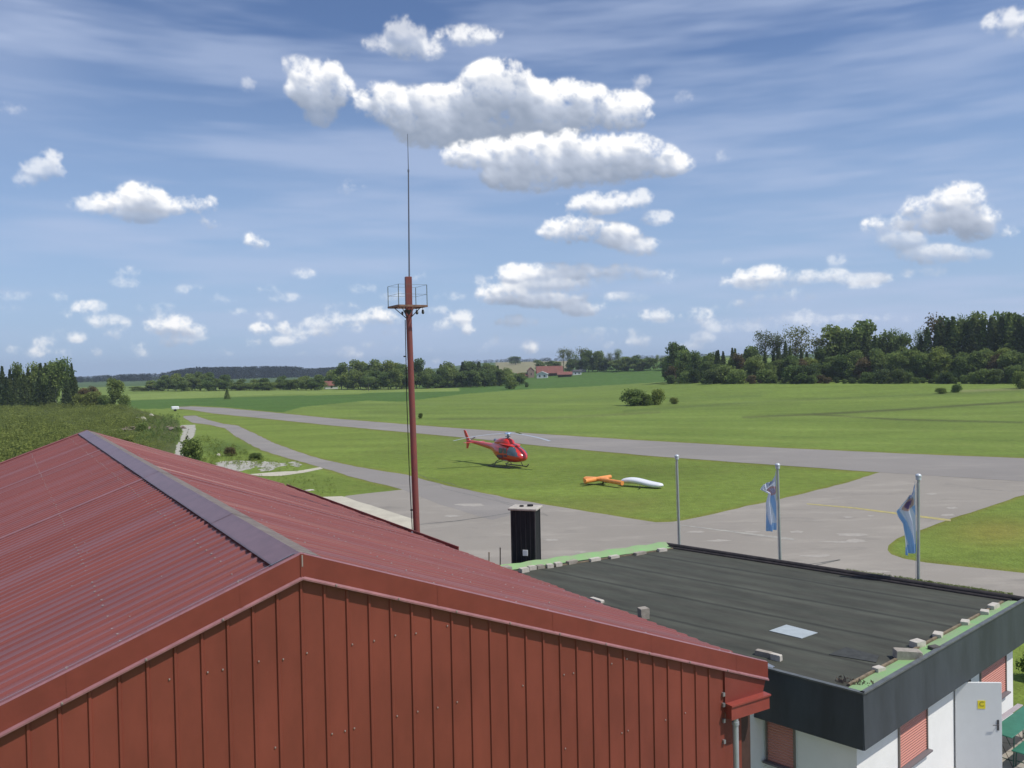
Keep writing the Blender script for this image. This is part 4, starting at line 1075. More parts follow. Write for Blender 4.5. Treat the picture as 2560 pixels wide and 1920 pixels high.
flag(poles[2], 0, 1, lambda v: interp(v, [(0, 3 * s2), (.2, 18 * s2), (.38, 40 * s2), (.46, 36 * s2), (.55, 28 * s2), (1, 24 * s2)]), zat(poles[2], 2296, 1200), zat(poles[2], 2296, 1382), (.48, .30, .40, .095, (.60, .26, .14), (.20, .14, .28)), 'flag with orange and dark round emblem in front of the right lawn', 5)

# ------------------------------------------------------------------ mast with platform
m_mast = material('red_oxide_paint', (.26, .068, .055), .5, col2=(.20, .07, .06), scale=5)
mx_, my_ = w2h(on_plane(1044, 1362, (HA[0], HA[1], rz(WH)), np.array([0, 0, 1.]))[:2])
mp_w = h2w(WH + .42, my_ + .2)
dd = ray(1041, 1300); tt = 1.0
# put the mast on the line of sight of its foot, just outside the gutter
best = None
for yy in np.linspace(5, 30, 400):
    q = h2w(WH + .42, yy); X = proj((q[0], q[1], 3.8))
    if best is None or abs(X[0] - 1044) < best[0]: best = (abs(X[0] - 1044), q, yy)
MP = best[1]; my_ = best[2]; md_ = np.hypot(*MP)
def mz(px, py):
    n3 = np.array([MP[0], MP[1], 0]) / md_; return on_plane(px, py, (MP[0], MP[1], 0), n3)
mast = empty('mast', (MP[0], MP[1], 0), 0, 'tall slim red steel mast with small railed platform and whip antenna', 'mast')
def ml(px, py): 
    q = mz(px, py); return Vector((q[0] - MP[0], q[1] - MP[1], q[2]))
pxs = md_ / FPX
top = ml(1021, 692); foot = Vector((0, 0, 0)); mid = ml(1022, 790)
b = MB(); b.tube((0, 0, 0), mid, 8.6 * pxs, 7.2 * pxs, 18); b.tube((0, 0, 0), (0, 0, .05), .2, None, 12)
b.build('pole', m_mast, mast)
b = MB(); b.bbox((mid + top) / 2, (16 * pxs, 14 * pxs, (top - mid).length), .01, Matrix.Rotation(.3, 3, 'Z')); b.build('head_column', m_mast, mast)
pc = ml(1019, 767); th_ = 5 * pxs
Rp = Matrix.Rotation(math.radians(28), 3, 'Z'); pw = 74 * pxs; pdp = 74 * pxs
b = MB()
for sy_ in (-1, 1): b.box(pc + Rp @ Vector((0, sy_ * pdp / 2, 0)), (pw, .05, .07), R=Rp)
for sx_ in (-1, 1): b.box(pc + Rp @ Vector((sx_ * pw / 2, 0, 0)), (.05, pdp, .07), R=Rp)
for k in range(-4, 5): b.box(pc + Rp @ Vector((k * pw / 9.5, 0, .02)), (.03, pdp - .05, .02), R=Rp)
b.build('platform', material('rusty_platform', (.22, .13, .09), .7, var=.3, scale=8), mast)
rail_h = 52 * pxs
b = MB()
for sx_ in (-1, 1):
    for sy_ in (-1, 1):
        a = pc + Rp @ Vector((sx_ * pw / 2, sy_ * pdp / 2, 0)); b.tube(a, a + Vector((0, 0, rail_h)), .014, None, 8)
crn = [pc + Rp @ Vector((sx_ * pw / 2, sy_ * pdp / 2, 0)) for sx_, sy_ in ((-1, -1), (1, -1), (1, 1), (-1, 1))]
for hh in (rail_h, rail_h * .55):
    for i in range(4): b.tube(crn[i] + Vector((0, 0, hh)), crn[(i + 1) % 4] + Vector((0, 0, hh)), .005, None, 6)
b.build('railing', material('railing_green_grey', (.12, .14, .12), .5, var=.2), mast)
b = MB(); br0 = ml(1021, 800)
for sx_, sy_ in ((-1, -1), (1, -1), (1, 1), (-1, 1)):
    b.tube(br0, pc + Rp @ Vector((sx_ * pw * .34, sy_ * pdp * .34, -.03)), .016, None, 8)
b.build('brace', material('dark_bracket', (.05, .045, .04), .6), mast)
b = MB(); b.tube(ml(1021, 775), ml(1021, 790), .16, .10, 14); b.bbox(ml(1006, 783), (.07, .07, .12), .01); b.build('junction_box', material('dark_box', (.05, .055, .06), .5), mast)
for (x, y) in ((1042, 781), (1057, 780)):
    b = MB(); c = ml(x, y); b.tube(c + Vector((0, 0, .08)), c + Vector((.01, -.02, -.02)), .035, .055, 12); b.hull(sphere_pts(c + Vector((.01, -.03, -.03)), .05, 10, 6), smooth=True); b.tube(c + Vector((0, 0, .05)), c + Vector((0, 0, .15)), .008, None, 6)
    b.build('floodlight', material('lamp_housing', (.05, .06, .05), .4), mast)
b = MB(); a0 = top - Vector((0, 0, .1)); b.tube(a0 + Vector((.03, 0, 0)), ml(1021, 425), .030, .024, 8); b.tube(ml(1021, 425), ml(1019, 335), .016, .010, 8); b.tube(ml(1021, 430), ml(1021, 424), .034, None, 8)
b.build('antenna', material('antenna_grey', (.17, .18, .22), .4, metal=.3), mast)
b = MB(); cabs = [ml(1013, 800), ml(1015, 900), ml(1017, 1000), ml(1024, 1200), ml(1032, 1350)]; b.path(cabs, .016, 6); b.build('cable', m_dark, mast)
for (x, y) in ((1012, 891), (1029, 1275)):
    b = MB(); b.bbox(ml(x, y), (.10, .06, .05), .01); b.build('cable_clamp', m_dark, mast)
b = MB(); a = ml(1041, 1344); c_ = Vector((h2w(WH + .02, my_ - .35)[0] - MP[0], h2w(WH + .02, my_ - .35)[1] - MP[1], rz(WH) + .03)); b.tube(a, c_, .03, None, 8); b.build('stay_arm', m_galv, mast)

# ------------------------------------------------------------------ helicopter
m_hred = material('helicopter_red', (.66, .030, .020), .28, spec=.6, coat=.6)
m_hblk = material('window_black', (.02, .025, .032), .12, spec=.8)
m_hgls = material('helicopter_glass', (.07, .10, .12), .12, spec=.8)
m_hgry = material('rotor_grey', (.36, .40, .46), .45)
m_hub = material('hub_metal', (.22, .25, .33), .4, metal=.4)
m_skid = material('skid_dark', (.07, .06, .055), .5)
HP = up(1269, 1166); hyaw = math.atan2(-.80, .60)
heli = empty('helicopter', (HP[0], HP[1], .016 * 0), hyaw, 'small red helicopter parked on the grass beside the runway', 'helicopter')
def ring(x, zc_, hw, hh, n=20, flat=0., e=2.3):
    out = []
    for i in range(n):
        a = 2 * math.pi * i / n; c, s_ = math.cos(a), math.sin(a)
        out.append((x, hw * math.copysign(abs(c) ** (2 / e), c), zc_ + hh * math.copysign(abs(s_) ** (2 / e), s_) * (1 - flat * (s_ < 0))))
    return out
# +x is forward; skids at z 0
b = MB()
b.loft([ring(2.75, 1.00, .06, .06), ring(2.65, 1.02, .34, .26), ring(2.40, 1.08, .62, .42), ring(2.0, 1.18, .82, .60), ring(1.5, 1.26, .92, .76), ring(.8, 1.34, .94, .84), ring(0, 1.38, .94, .88), ring(-.7, 1.42, .88, .86), ring(-1.3, 1.55, .72, .72), ring(-1.9, 1.68, .48, .48), ring(-2.6, 1.78, .32, .33), ring(-4.2, 1.90, .22, .23), ring(-5.8, 2.02, .15, .16), ring(-6.9, 2.10, .10, .11)], 0)
b.build('fuselage', m_hred, heli)
b = MB(); b.loft([ring(.85, 2.16, .30, .12), ring(.6, 2.28, .48, .34), ring(.1, 2.34, .54, .42), ring(-.8, 2.32, .52, .40), ring(-1.5, 2.22, .38, .30), ring(-1.9, 2.12, .20, .16)], 0); b.build('engine_cowling', m_hred, heli)
b = MB(); b.tube((-1.5, .0, 2.28), (-2.0, 0, 2.45), .15, .16, 14); b.build('exhaust', m_hub, heli)
b = MB()      # windscreen wraps the nose
rs1 = [ring(2.52, 1.32, .44, .12), ring(2.25, 1.50, .70, .28), ring(1.80, 1.66, .86, .44), ring(1.25, 1.78, .93, .52)]
def upper(r): return r
rows = []
for x, zc_, hw, zt_, zb_ in ((2.46, 1.3, .52, 1.22, 1.12), (2.26, 1.4, .70, 1.50, 1.16), (1.95, 1.5, .84, 1.76, 1.20), (1.55, 1.6, .92, 1.97, 1.24), (1.20, 1.6, .955, 2.10, 1.26)):
    n = 14; row = []
    for i in range(n + 1):
        a = math.pi * i / n; row.append((x + .03, (hw + .02) * math.copysign(abs(math.cos(a)) ** .75, math.cos(a)), zb_ + (zt_ - zb_) * math.sin(a) ** .75))
    rows.append(row)
vs = [q for r in rows for q in r]; W_ = len(rows[0]); fs = [(j * W_ + i, j * W_ + i + 1, (j + 1) * W_ + i + 1, (j + 1) * W_ + i) for j in range(len(rows) - 1) for i in range(W_ - 1)]
b.add(vs, fs, 0, True); b.build('windscreen', m_hgls, heli)
b = MB(); b.box((1.88, 0, 1.80), (1.1, .06, .05), R=Matrix.Rotation(math.radians(35), 3, 'Y')); b.build('windscreen_pillar', m_hred, heli)
b = MB(); b.loft([ring(1.50, 2.0, .4, .08), ring(1.1, 2.12, .78, .10), ring(.3, 2.18, .78, .1), ring(-.5, 2.2, .6, .1)], 0); b.build('cabin_roof', m_hred, heli)
for s_ in (-1, 1):
    b = MB()
    for x0, x1, z0, z1 in ((.62, 1.10, 1.35, 1.88), (-.12, .50, 1.35, 1.86)):
        b.bbox(((x0 + x1) / 2, s_ * .925, (z0 + z1) / 2), (x1 - x0, .06, z1 - z0), .025)
    b.build('side_window', m_hgls, heli)
    b = MB(); b.bbox((.05, s_ * .945, 1.05), (.9, .03, .28), .01); b.bbox((.9, s_ * .94, 1.15), (.5, .02, .2), .01); b.build('side_lettering_panel', material('dark_maroon', (.10, .03, .07), .35), heli)
    b = MB(); b.bbox((.9, s_ * .95, .72), (.7, .02, .03), .005); b.build('white_stripe', material('white_stripe', (.8, .8, .8), .4), heli)
for s_ in (-1, 1):
    b = MB(); y = s_ * 1.05
    b.path([(1.95, y, .28), (1.75, y, .08), (1.5, y, .045), (-1.5, y, .045), (-1.75, y, .06)], .045, 10)
    for x in (1.05, -.75): b.path([(x, s_ * .35, .66), (x, s_ * .8, .50), (x, y, .06)], .035, 8)
    b.build('skid', m_skid, heli)
b = MB(); b.tube((.15, 0, 2.6), (.15, 0, 3.28), .11, .07, 12); b.tube((.15, 0, 2.86), (.15, 0, 2.92), .26, None, 14); b.build('rotor_shaft', m_hub, heli)
b = MB(); b.tube((.15, 0, 3.14), (.15, 0, 3.26), .34, .26, 16)
b.build('rotor_hub', material('hub_cap', (.30, .42, .62), .4), heli)
# three blades (world directions left-near, right-near, away)
for wa in (math.radians(196), math.radians(-44), math.radians(76)):
    a = wa - hyaw; u = Vector((math.cos(a), math.sin(a), 0)); v = Vector((-math.sin(a), math.cos(a), 0)); o_ = Vector((.15, 0, 3.20)); b = MB(); rings = []
    for k in range(13):
        r = .35 + 5.0 * k / 12; cw = .08 if k == 0 else .175; z = -.50 * (k / 12) ** 2; c = o_ + u * r + Vector((0, 0, z))
        rings.append([c + v * cw, c + Vector((0, 0, .022)), c - v * cw, c - Vector((0, 0, .018))])
    b.loft(rings, smooth=False); b.build('rotor_blade', m_hgry, heli)
b = MB(); b.hull([(-6.35, -.03, 2.1), (-6.35, .03, 2.1), (-6.95, -.03, 2.1), (-6.95, .03, 2.1), (-7.15, -.03, 3.15), (-7.15, .03, 3.15), (-7.50, -.03, 3.15), (-7.50, .03, 3.15)])
b.hull([(-6.4, -.03, 2.1), (-6.4, .03, 2.1), (-6.95, -.03, 2.1), (-6.95, .03, 2.1), (-6.75, -.02, 1.30), (-6.75, .02, 1.30), (-7.05, -.02, 1.30), (-7.05, .02, 1.30)]); b.build('tail_fin', m_hred, heli)
b = MB(); b.bbox((-5.6, 0, 2.02), (.42, 2.4, .05), .02); b.build('tailplane', m_hred, heli)
b = MB(); b.tube((-6.6, .0, 2.2), (-6.6, .28, 2.2), .07, None, 10); b.box((-6.6, .27, 2.2), (.13, .02, 1.8), R=Matrix.Rotation(1.2, 3, 'Y')); b.build('tail_rotor', m_hgry, heli)

# ------------------------------------------------------------------ orange and white load on the grass
m_or = material('orange_hull', (.85, .32, .08), .5, var=.08); m_wh = material('white_hull', (.82, .83, .86), .35)
w0 = up(1553, 1214)[:2]; w1 = up(1658, 1222)[:2]; cpos = (w0 + w1) / 2
ld = empty('towed_pod', (cpos[0], cpos[1], 0), math.atan2(w1[1] - w0[1], w1[0] - w0[0]), 'wavy white and orange pod with a T-shaped orange end lying on the lawn', 'pod')
LW = np.linalg.norm(w1 - w0); rings = []
for k in range(27):
    f = k / 26; x = (f - .5) * LW; r = .05 + .25 * (1 - abs(2 * f - 1) ** 5) ** .5; zc_ = .36 + .12 * math.cos(f * 2 * math.pi * .85 - 1.6)
    rings.append([(x, 1.5 * r * math.cos(2 * math.pi * i / 14), zc_ + .8 * r * math.sin(2 * math.pi * i / 14)) for i in range(14)])
b = MB(); b.loft(rings); b.build('white_hull', m_wh, ld)
def q_(px, py, z): 
    p = up(px, py, z); c, s_ = math.cos(-ld.rotation_euler[2]), math.sin(-ld.rotation_euler[2]); x, y = p[0] - cpos[0], p[1] - cpos[1]; return (c * x - s_ * y, s_ * x + c * y, z)
b = MB(); b.tube(q_(1556, 1208, .38), q_(1500, 1198, .45), .18, .16, 12); b.build('orange_arm', m_or, ld)
b = MB(); b.bbox(Vector(q_(1490, 1197, .45)), (2.0, .7, .26), .08, Matrix.Rotation(.25, 3, 'Z')); b.tube(q_(1462, 1203, .4), q_(1526, 1192, .48), .19, .17, 12); b.build('orange_crossbar', m_or, ld)
b = MB(); b.tube(q_(1508, 1203, .35), q_(1508, 1208, .02), .07, None, 8); b.build('foot', m_skid, ld); b = MB(); b.tube(q_(1600, 1216, .25), q_(1600, 1220, .02), .06, None, 8); b.build('foot', m_skid, ld)

# ------------------------------------------------------------------ vegetation
def leaf_mat(name, col, var=.35, ov=.22):
    m = bpy.data.materials.new(name); m.use_nodes = True; t = m.node_tree; b = t.nodes['Principled BSDF']
    b.inputs['Roughness'].default_value = .85; b.inputs['Specular IOR Level'].default_value = .06
    a = t.nodes.new('ShaderNodeAttribute'); a.attribute_name = 'tone'
    mxn = t.nodes.new('ShaderNodeMix'); mxn.data_type = 'RGBA'
    sp = t.nodes.new('ShaderNodeSeparateColor'); t.links.new(a.outputs['Color'], sp.inputs[0]); t.links.new(sp.outputs[0], mxn.inputs['Factor'])
    mxn.inputs['A'].default_value = (*[c * (1 - var) for c in col], 1); mxn.inputs['B'].default_value = (col[0] * (1 + var * 1.3), col[1] * (1 + var), col[2] * (1 + var * .6), 1)
    oi = t.nodes.new('ShaderNodeObjectInfo'); mr = t.nodes.new('ShaderNodeMapRange'); mr.inputs['To Min'].default_value = 1 - ov; mr.inputs['To Max'].default_value = 1 + ov
    t.links.new(oi.outputs['Random'], mr.inputs[0]); hs = t.nodes.new('ShaderNodeHueSaturation'); t.links.new(mr.outputs[0], hs.inputs['Value']); t.links.new(mxn.outputs['Result'], hs.inputs['Color'])
    hm = t.nodes.new('ShaderNodeMapRange'); hm.inputs['To Min'].default_value = .515; hm.inputs['To Max'].default_value = .485; t.links.new(oi.outputs['Random'], hm.inputs[0]); t.links.new(hm.outputs[0], hs.inputs['Hue'])
    t.links.new(hs.outputs[0], b.inputs['Base Color'])
    tl = t.nodes.new('ShaderNodeBsdfTranslucent'); t.links.new(hs.outputs[0], tl.inputs['Color']); ms = t.nodes.new('ShaderNodeMixShader'); ms.inputs[0].default_value = .42
    t.links.new(b.outputs[0], ms.inputs[1]); t.links.new(tl.outputs[0], ms.inputs[2]); t.links.new(ms.outputs[0], t.nodes['Material Output'].inputs['Surface'])
    return m
m_lf_dark = leaf_mat('dark_leaf', (.165, .235, .078)); m_lf_mid = leaf_mat('mid_leaf', (.185, .262, .085)); m_lf_light = leaf_mat('light_leaf', (.20, .265, .075))
m_lf_air = leaf_mat('spring_leaf', (.16, .19, .075)); m_con = leaf_mat('spruce_needle', (.110, .158, .064)); m_rust = leaf_mat('bronze_leaf', (.150, .130, .070)); m_olive = leaf_mat('olive_scrub', (.185, .235, .070), .35)
m_bark = material('bark', (.12, .10, .08), .9, var=.3, scale=6); m_birch = material('birch_bark', (.55, .53, .48), .8, col2=(.35, .33, .3), scale=5)
def quads(P, S_, rs, up_bias=0.):
    """random leaf clump faces at points P with sizes S_"""
    n = len(P); d = rs.normal(size=(n, 3)); d[:, 2] += up_bias; d /= np.linalg.norm(d, axis=1)[:, None]
    e = rs.normal(size=(n, 3)); u = np.cross(d, e); u /= np.linalg.norm(u, axis=1)[:, None]; v = np.cross(d, u)
    s_ = S_[:, None]; k = rs.uniform(.6, 1.3, (n, 4))
    V = np.stack([P - u * s_ * k[:, :1], P - v * s_ * k[:, 1:2] * .8, P + u * s_ * k[:, 2:3], P + v * s_ * k[:, 3:4] * .8], 1).reshape(-1, 3)
    return V
def fill_mesh(name, V, tone, mat):
    n = len(V) // 4; me = bpy.data.meshes.new(name); me.vertices.add(len(V)); me.vertices.foreach_set('co', V.astype(np.float32).ravel())
    me.loops.add(n * 4); me.loops.foreach_set('vertex_index', np.arange(n * 4, dtype=np.int32)); me.polygons.add(n); me.polygons.foreach_set('loop_start', np.arange(0, n * 4, 4, dtype=np.int32))
    at = me.color_attributes.new('tone', 'FLOAT_COLOR', 'POINT'); tt_ = np.repeat(tone, 4); at.data.foreach_set('color', np.stack([tt_, tt_, tt_, np.ones_like(tt_)], 1).astype(np.float32).ravel())
    me.materials.append(mat); me.update(calc_edges=True); return me
def crown_broad(rs, n=3200, lobes=14, wx=.30, z0=.22, airy=0.):
    """crown of unit height"""
    C = []; 
    for i in range(lobes):
        z = rs.uniform(z0 + .10, .90); rmax = wx * math.sqrt(max(.05, 1 - ((z - (z0 + 1) / 2) / ((1 - z0) / 2 + .08)) ** 2)); a = rs.uniform(0, 2 * math.pi); r = rmax * rs.uniform(.25, .80)
        C.append((r * math.cos(a), r * math.sin(a), z, rs.uniform(.10, .19) * (1 - airy * .3) * (1 + (wx - .3))))
    C.append((0, 0, (z0 + 1) / 2, .2)); C.append((0, 0, .84, .15))
    if wx > .45: C = [(q[0], q[1], min(q[2], .72), q[3] * 1.35) for q in C]
    C = np.array(C); k = rs.choice(len(C), n, p=C[:, 3] ** 2 / (C[:, 3] ** 2).sum())
    d = rs.normal(size=(n, 3)); d /= np.linalg.norm(d, axis=1)[:, None]
    rad = C[k, 3] * (rs.uniform(.35, 1.08, n) if not airy else rs.uniform(.2, 1.3, n))
    P = C[k, :3] + d * rad[:, None] * np.array([1, 1, .85]); P = P[P[:, 2] > z0 * .6]
    n = len(P); tone = np.clip(rs.rand(len(C))[k[:n]] * .6 + rs.rand(n) * .4, 0, 1)
    return P, tone
def trunk_mesh(name, mat, h=.9, r=.016, limbs=7, rs=None, wx=.22):
    b = MB(); pts = [Vector((0, 0, 0))]
    for i in range(5): pts.append(Vector((rs.uniform(-.012, .012), rs.uniform(-.012, .012), h * (i + 1) / 5)))
    for i in range(5): b.tube(pts[i], pts[i + 1], r * (1 - i / 5.5), r * (1 - (i + 1) / 5.5), 7, 0, False)
    for i in range(limbs):
        z = rs.uniform(.25, .75) * h; a = rs.uniform(0, 6.28); l = rs.uniform(.5, 1) * wx
        p0 = Vector((0, 0, z)); p1 = p0 + Vector((math.cos(a) * l * .6, math.sin(a) * l * .6, l * .5)); p2 = p1 + Vector((math.cos(a) * l * .4, math.sin(a) * l * .4, l * .6))
        b.tube(p0, p1, r * .45, r * .3, 5, 0, False); b.tube(p1, p2, r * .3, r * .12, 5, 0, False)
    o = b.build(name, mat); me = o.data; bpy.data.objects.remove(o); return me
LIB = {}
def lib(kind, i, mat):
    key = (kind, i, mat.name)
    if key in LIB: return LIB[key]
    rs = np.random.RandomState(hash((kind, i)) % 1000 if False else (sum(map(ord, kind)) * 13 + i * 7))
    if kind == 'broad':
        P, t_ = crown_broad(rs, 4200, 17, (.33, .38, .30, .42)[i % 4], .06)
        V = quads(P, rs.uniform(.018, .036, len(P)), rs); tr = trunk_mesh('trunk', m_bark, .8, .018, 6, rs)
    elif kind == 'airy':
        P, t_ = crown_broad(rs, 1500, 20, (.27, .32, .20)[i % 3], .35, .8)
        V = quads(P, rs.uniform(.009, .02, len(P)), rs); tr = trunk_mesh('trunk', m_bark, .95, .016, 16, rs, .26)
    elif kind == 'thin':
        P, t_ = crown_broad(rs, 700, 12, .12, .45, .6)
        V = quads(P, rs.uniform(.010, .022, len(P)), rs); tr = trunk_mesh('trunk', m_bark, .97, .012, 6, rs, .10)
    elif kind == 'birch':
        P, t_ = crown_broad(rs, 2200, 14, .17, .30, .3)
        V = quads(P, rs.uniform(.012, .026, len(P)), rs); tr = trunk_mesh('trunk', m_birch, .9, .016, 5, rs, .12)
    elif kind == 'bush':
        P, t_ = crown_broad(rs, 2600, 16, .52, .02); P = P[P[:, 2] > 0]; t_ = t_[:len(P)]
        V = quads(P, rs.uniform(.03, .06, len(P)), rs); tr = trunk_mesh('stem', m_bark, .5, .02, 5, rs)
    elif kind == 'conifer':
        n = 3000; z = rs.rand(n) ** 1.25 * .96; layer = np.floor(z * 16) / 16; wv = (.22, .18, .25)[i % 3]
        r = wv * (1 - z) ** 1.15 * (.55 + .45 * (1 - (z - layer) * 16)) * np.sqrt(rs.uniform(.15, 1, n)) + .006; a = rs.uniform(0, 2 * np.pi, n)
        r = r * (1 + .22 * np.sin(a * 5 + layer * 40))
        P = np.stack([r * np.cos(a), r * np.sin(a), z * .97 + .03 - r * .25], 1); P = P[P[:, 2] > .01]; t_ = rs.rand(len(P)); 
        V = quads(P, rs.uniform(.010, .022, len(P)), rs); tr = trunk_mesh('trunk', m_bark, .95, .014, 0, rs)
    me = fill_mesh('foliage' if kind == 'bush' else 'crown', V, t_, mat)
    LIB[key] = (me, tr); return LIB[key]
TREES = []
def plant(kind, i, mat, pos, h, wscale=1., name='tree', label='', cat='tree', grp=None):
    me, tr = lib(kind, i, mat)
    o = bpy.data.objects.new(name, None); COL.objects.link(o); o.empty_display_size = .5
    o.location = (pos[0], pos[1], pos[2] - .05); o.rotation_euler = (0, 0, random.uniform(0, 6.28)); o.scale = (h * wscale, h * wscale, h)
    tag(o, label, cat, grp)
    c = bpy.data.objects.new('foliage' if kind == 'bush' else 'crown', me); COL.objects.link(c); c.parent = o
    k = bpy.data.objects.new('stem' if kind == 'bush' else 'trunk', tr); COL.objects.link(k); k.parent = o
    TREES.append(o); return o
def place(px, py_base, py_top, back=0.):
    """foot on the land at this place (moved back by some metres), height from the top seen"""
    X = land(px, py_base)
    if back:
        d = np.array([X[0], X[1]]) / np.hypot(X[0], X[1]); q = X[:2] + d * back; X = np.array([q[0], q[1], float(terrain(q[0], q[1]))])
    n3 = np.array([X[0], X[1], 0]) / np.hypot(X[0], X[1]); tpt = on_plane(px, py_top, X, n3); return X, max(1., tpt[2] - X[2])
ORD = lambda n: {1: 'first', 2: 'second', 3: 'third', 4: 'fourth', 5: 'fifth', 6: 'sixth', 7: 'seventh', 8: 'eighth', 9: 'ninth', 10: 'tenth', 11: 'eleventh', 12: 'twelfth', 13: 'thirteenth', 14: 'fourteenth', 15: 'fifteenth', 16: 'sixteenth', 17: 'seventeenth', 18: 'eighteenth', 19: 'nineteenth', 20: 'twentieth'}.get(n, f'{n}{"st" if n % 10 == 1 else "nd" if n % 10 == 2 else "rd" if n % 10 == 3 else "th"}')
MATN = {'dark_leaf': 'dark green', 'mid_leaf': 'mid green', 'light_leaf': 'light green', 'spring_leaf': 'pale', 'spruce_needle': 'blackish green', 'bronze_leaf': 'bronze brown'}
KN = {'broad': ('broadleaf_tree', 'broadleaf tree'), 'airy': ('broadleaf_tree', 'open-crowned tree'), 'thin': ('slender_tree', 'slender tree'), 'birch': ('birch_tree', 'birch with pale trunk'), 'conifer': ('spruce_tree', 'spruce'), 'bush': ('bush', 'bush')}
def row(items, where, grp):
    """items: (kind, variant, material, px, base, top, width scale, back)"""
    items = sorted(items, key=lambda q: q[3])
    for n, (kd, vr, mt_, px, pb_, pt_, ws, bk_) in enumerate(items, 1):
        X, h = place(px, pb_, pt_, bk_)
        if kd == 'broad': ws = max(ws * 1.18, 34 / (.62 * max(12, pb_ - pt_)))
        if kd == 'conifer': ws = max(ws * 1.25, 20 / (.34 * max(12, pb_ - pt_)))
        if kd == 'bush': ws *= 1.25
        plant(kd, vr, mt_, X, h, ws, KN[kd][0], f'{MATN.get(mt_.name, "green")} {KN[kd][1]}, {ORD(n)} from the left {where}', 'bush' if kd == 'bush' else 'tree', grp)
R_ = random.Random(21)
# right-hand wood: rear skyline trees
row([('broad',0,m_lf_dark,1688,957,856,.75,18),('conifer',0,m_con,1682,957,858,.8,10),('broad',1,m_lf_mid,1716,957,872,.8,14),('broad',2,m_lf_mid,1745,957,878,.8,18),('conifer',1,m_con,1797,957,872,1.,14),('broad',0,m_lf_dark,1775,957,882,.8,22),
     ('conifer',2,m_con,1832,957,866,.9,22),('broad',3,m_lf_dark,1858,957,883,.6,24),('broad',1,m_lf_dark,1884,957,862,.7,20),('airy',0,m_lf_air,1915,957,820,.75,26),('airy',2,m_lf_air,1945,957,824,.8,24),('airy',1,m_lf_air,1990,957,811,.95,26),
     ('thin',0,m_lf_air,2042,957,832,1.6,22),('conifer',2,m_con,1965,957,848,.8,18),('broad',2,m_lf_dark,2062,957,868,.8,20),('broad',0,m_lf_dark,2095,957,814,.85,24),('broad',3,m_lf_dark,2172,957,796,.82,28),('broad',1,m_lf_dark,2140,957,850,.8,20),
     ('airy',2,m_lf_mid,2236,957,812,.7,26),('broad',0,m_lf_mid,2256,957,834,.6,24),('broad',2,m_lf_dark,2285,957,862,.7,22),('airy',0,m_lf_dark,2302,957,815,.55,26),('thin',1,m_rust,2338,957,776,.8,26),('conifer',0,m_con,2352,957,800,1.0,22),
     ('broad',2,m_lf_dark,2372,957,794,.6,28),('airy',2,m_lf_dark,2407,957,775,.5,28),('broad',0,m_lf_dark,2440,957,783,.75,26),('conifer',2,m_con,2482,957,790,.9,22),('broad',1,m_lf_dark,2522,957,773,.7,30),('broad',3,m_lf_dark,2560,957,780,.6,26),('broad',0,m_lf_dark,2610,957,776,.8,26)],
    'on the right wood skyline', 'skyline trees of the right-hand wood')
row([('conifer', k_ % 3, m_con if k_ % 3 else m_lf_dark, 1700 + 23 * k_ + R_.uniform(-6, 6), 957, np.interp(1700 + 23 * k_, [1690, 1900, 2050, 2180, 2280, 2300, 2400, 2560], [882, 868, 866, 822, 866, 818, 786, 776]) + R_.uniform(-6, 14), 1.0, 20) for k_ in range(39)],
    'at the back of the right wood', 'dark spruces at the back of the right-hand wood')
# front rows of the right-hand wood
it_ = []
x = 1672; mats = [m_lf_mid, m_lf_dark, m_lf_mid, m_lf_light, m_con, m_lf_dark, m_lf_mid, m_rust, m_lf_dark]; k = 0
while x < 2600:
    mt_ = mats[(k * 5 + 2) % 9]; kd = 'conifer' if mt_ is m_con else 'broad'
    topy = 905 - (x - 1672) * .035 + R_.uniform(-16, 14); it_.append((kd, k % 4 if kd == 'broad' else k % 3, mt_, x, 957 + R_.uniform(-1, 1.5), topy, .95 if kd == 'broad' else 1.2, 8)); x += R_.uniform(14, 22); k += 1
row(it_, 'in the middle of the right-hand wood', 'middle trees of the right-hand wood')
it_ = []; x = 1680; k = 0
while x < 2600:
    mt_ = (m_lf_dark, m_con, m_lf_dark, m_con, m_lf_mid, m_lf_dark)[(k * 5) % 6]
    if 1850 < x < 1905 or 2045 < x < 2075: mt_ = m_rust
    it_.append(('bush', 0, mt_, x, 958.5 + R_.uniform(-1, 1), 932 + R_.choice((-22, -12, -4, 4, 10, 14)), R_.uniform(.7, 1.1), 0)); x += R_.uniform(16, 26); k += 1
row(it_, 'along the right-hand wood edge', 'bushes at the foot of the right-hand wood')
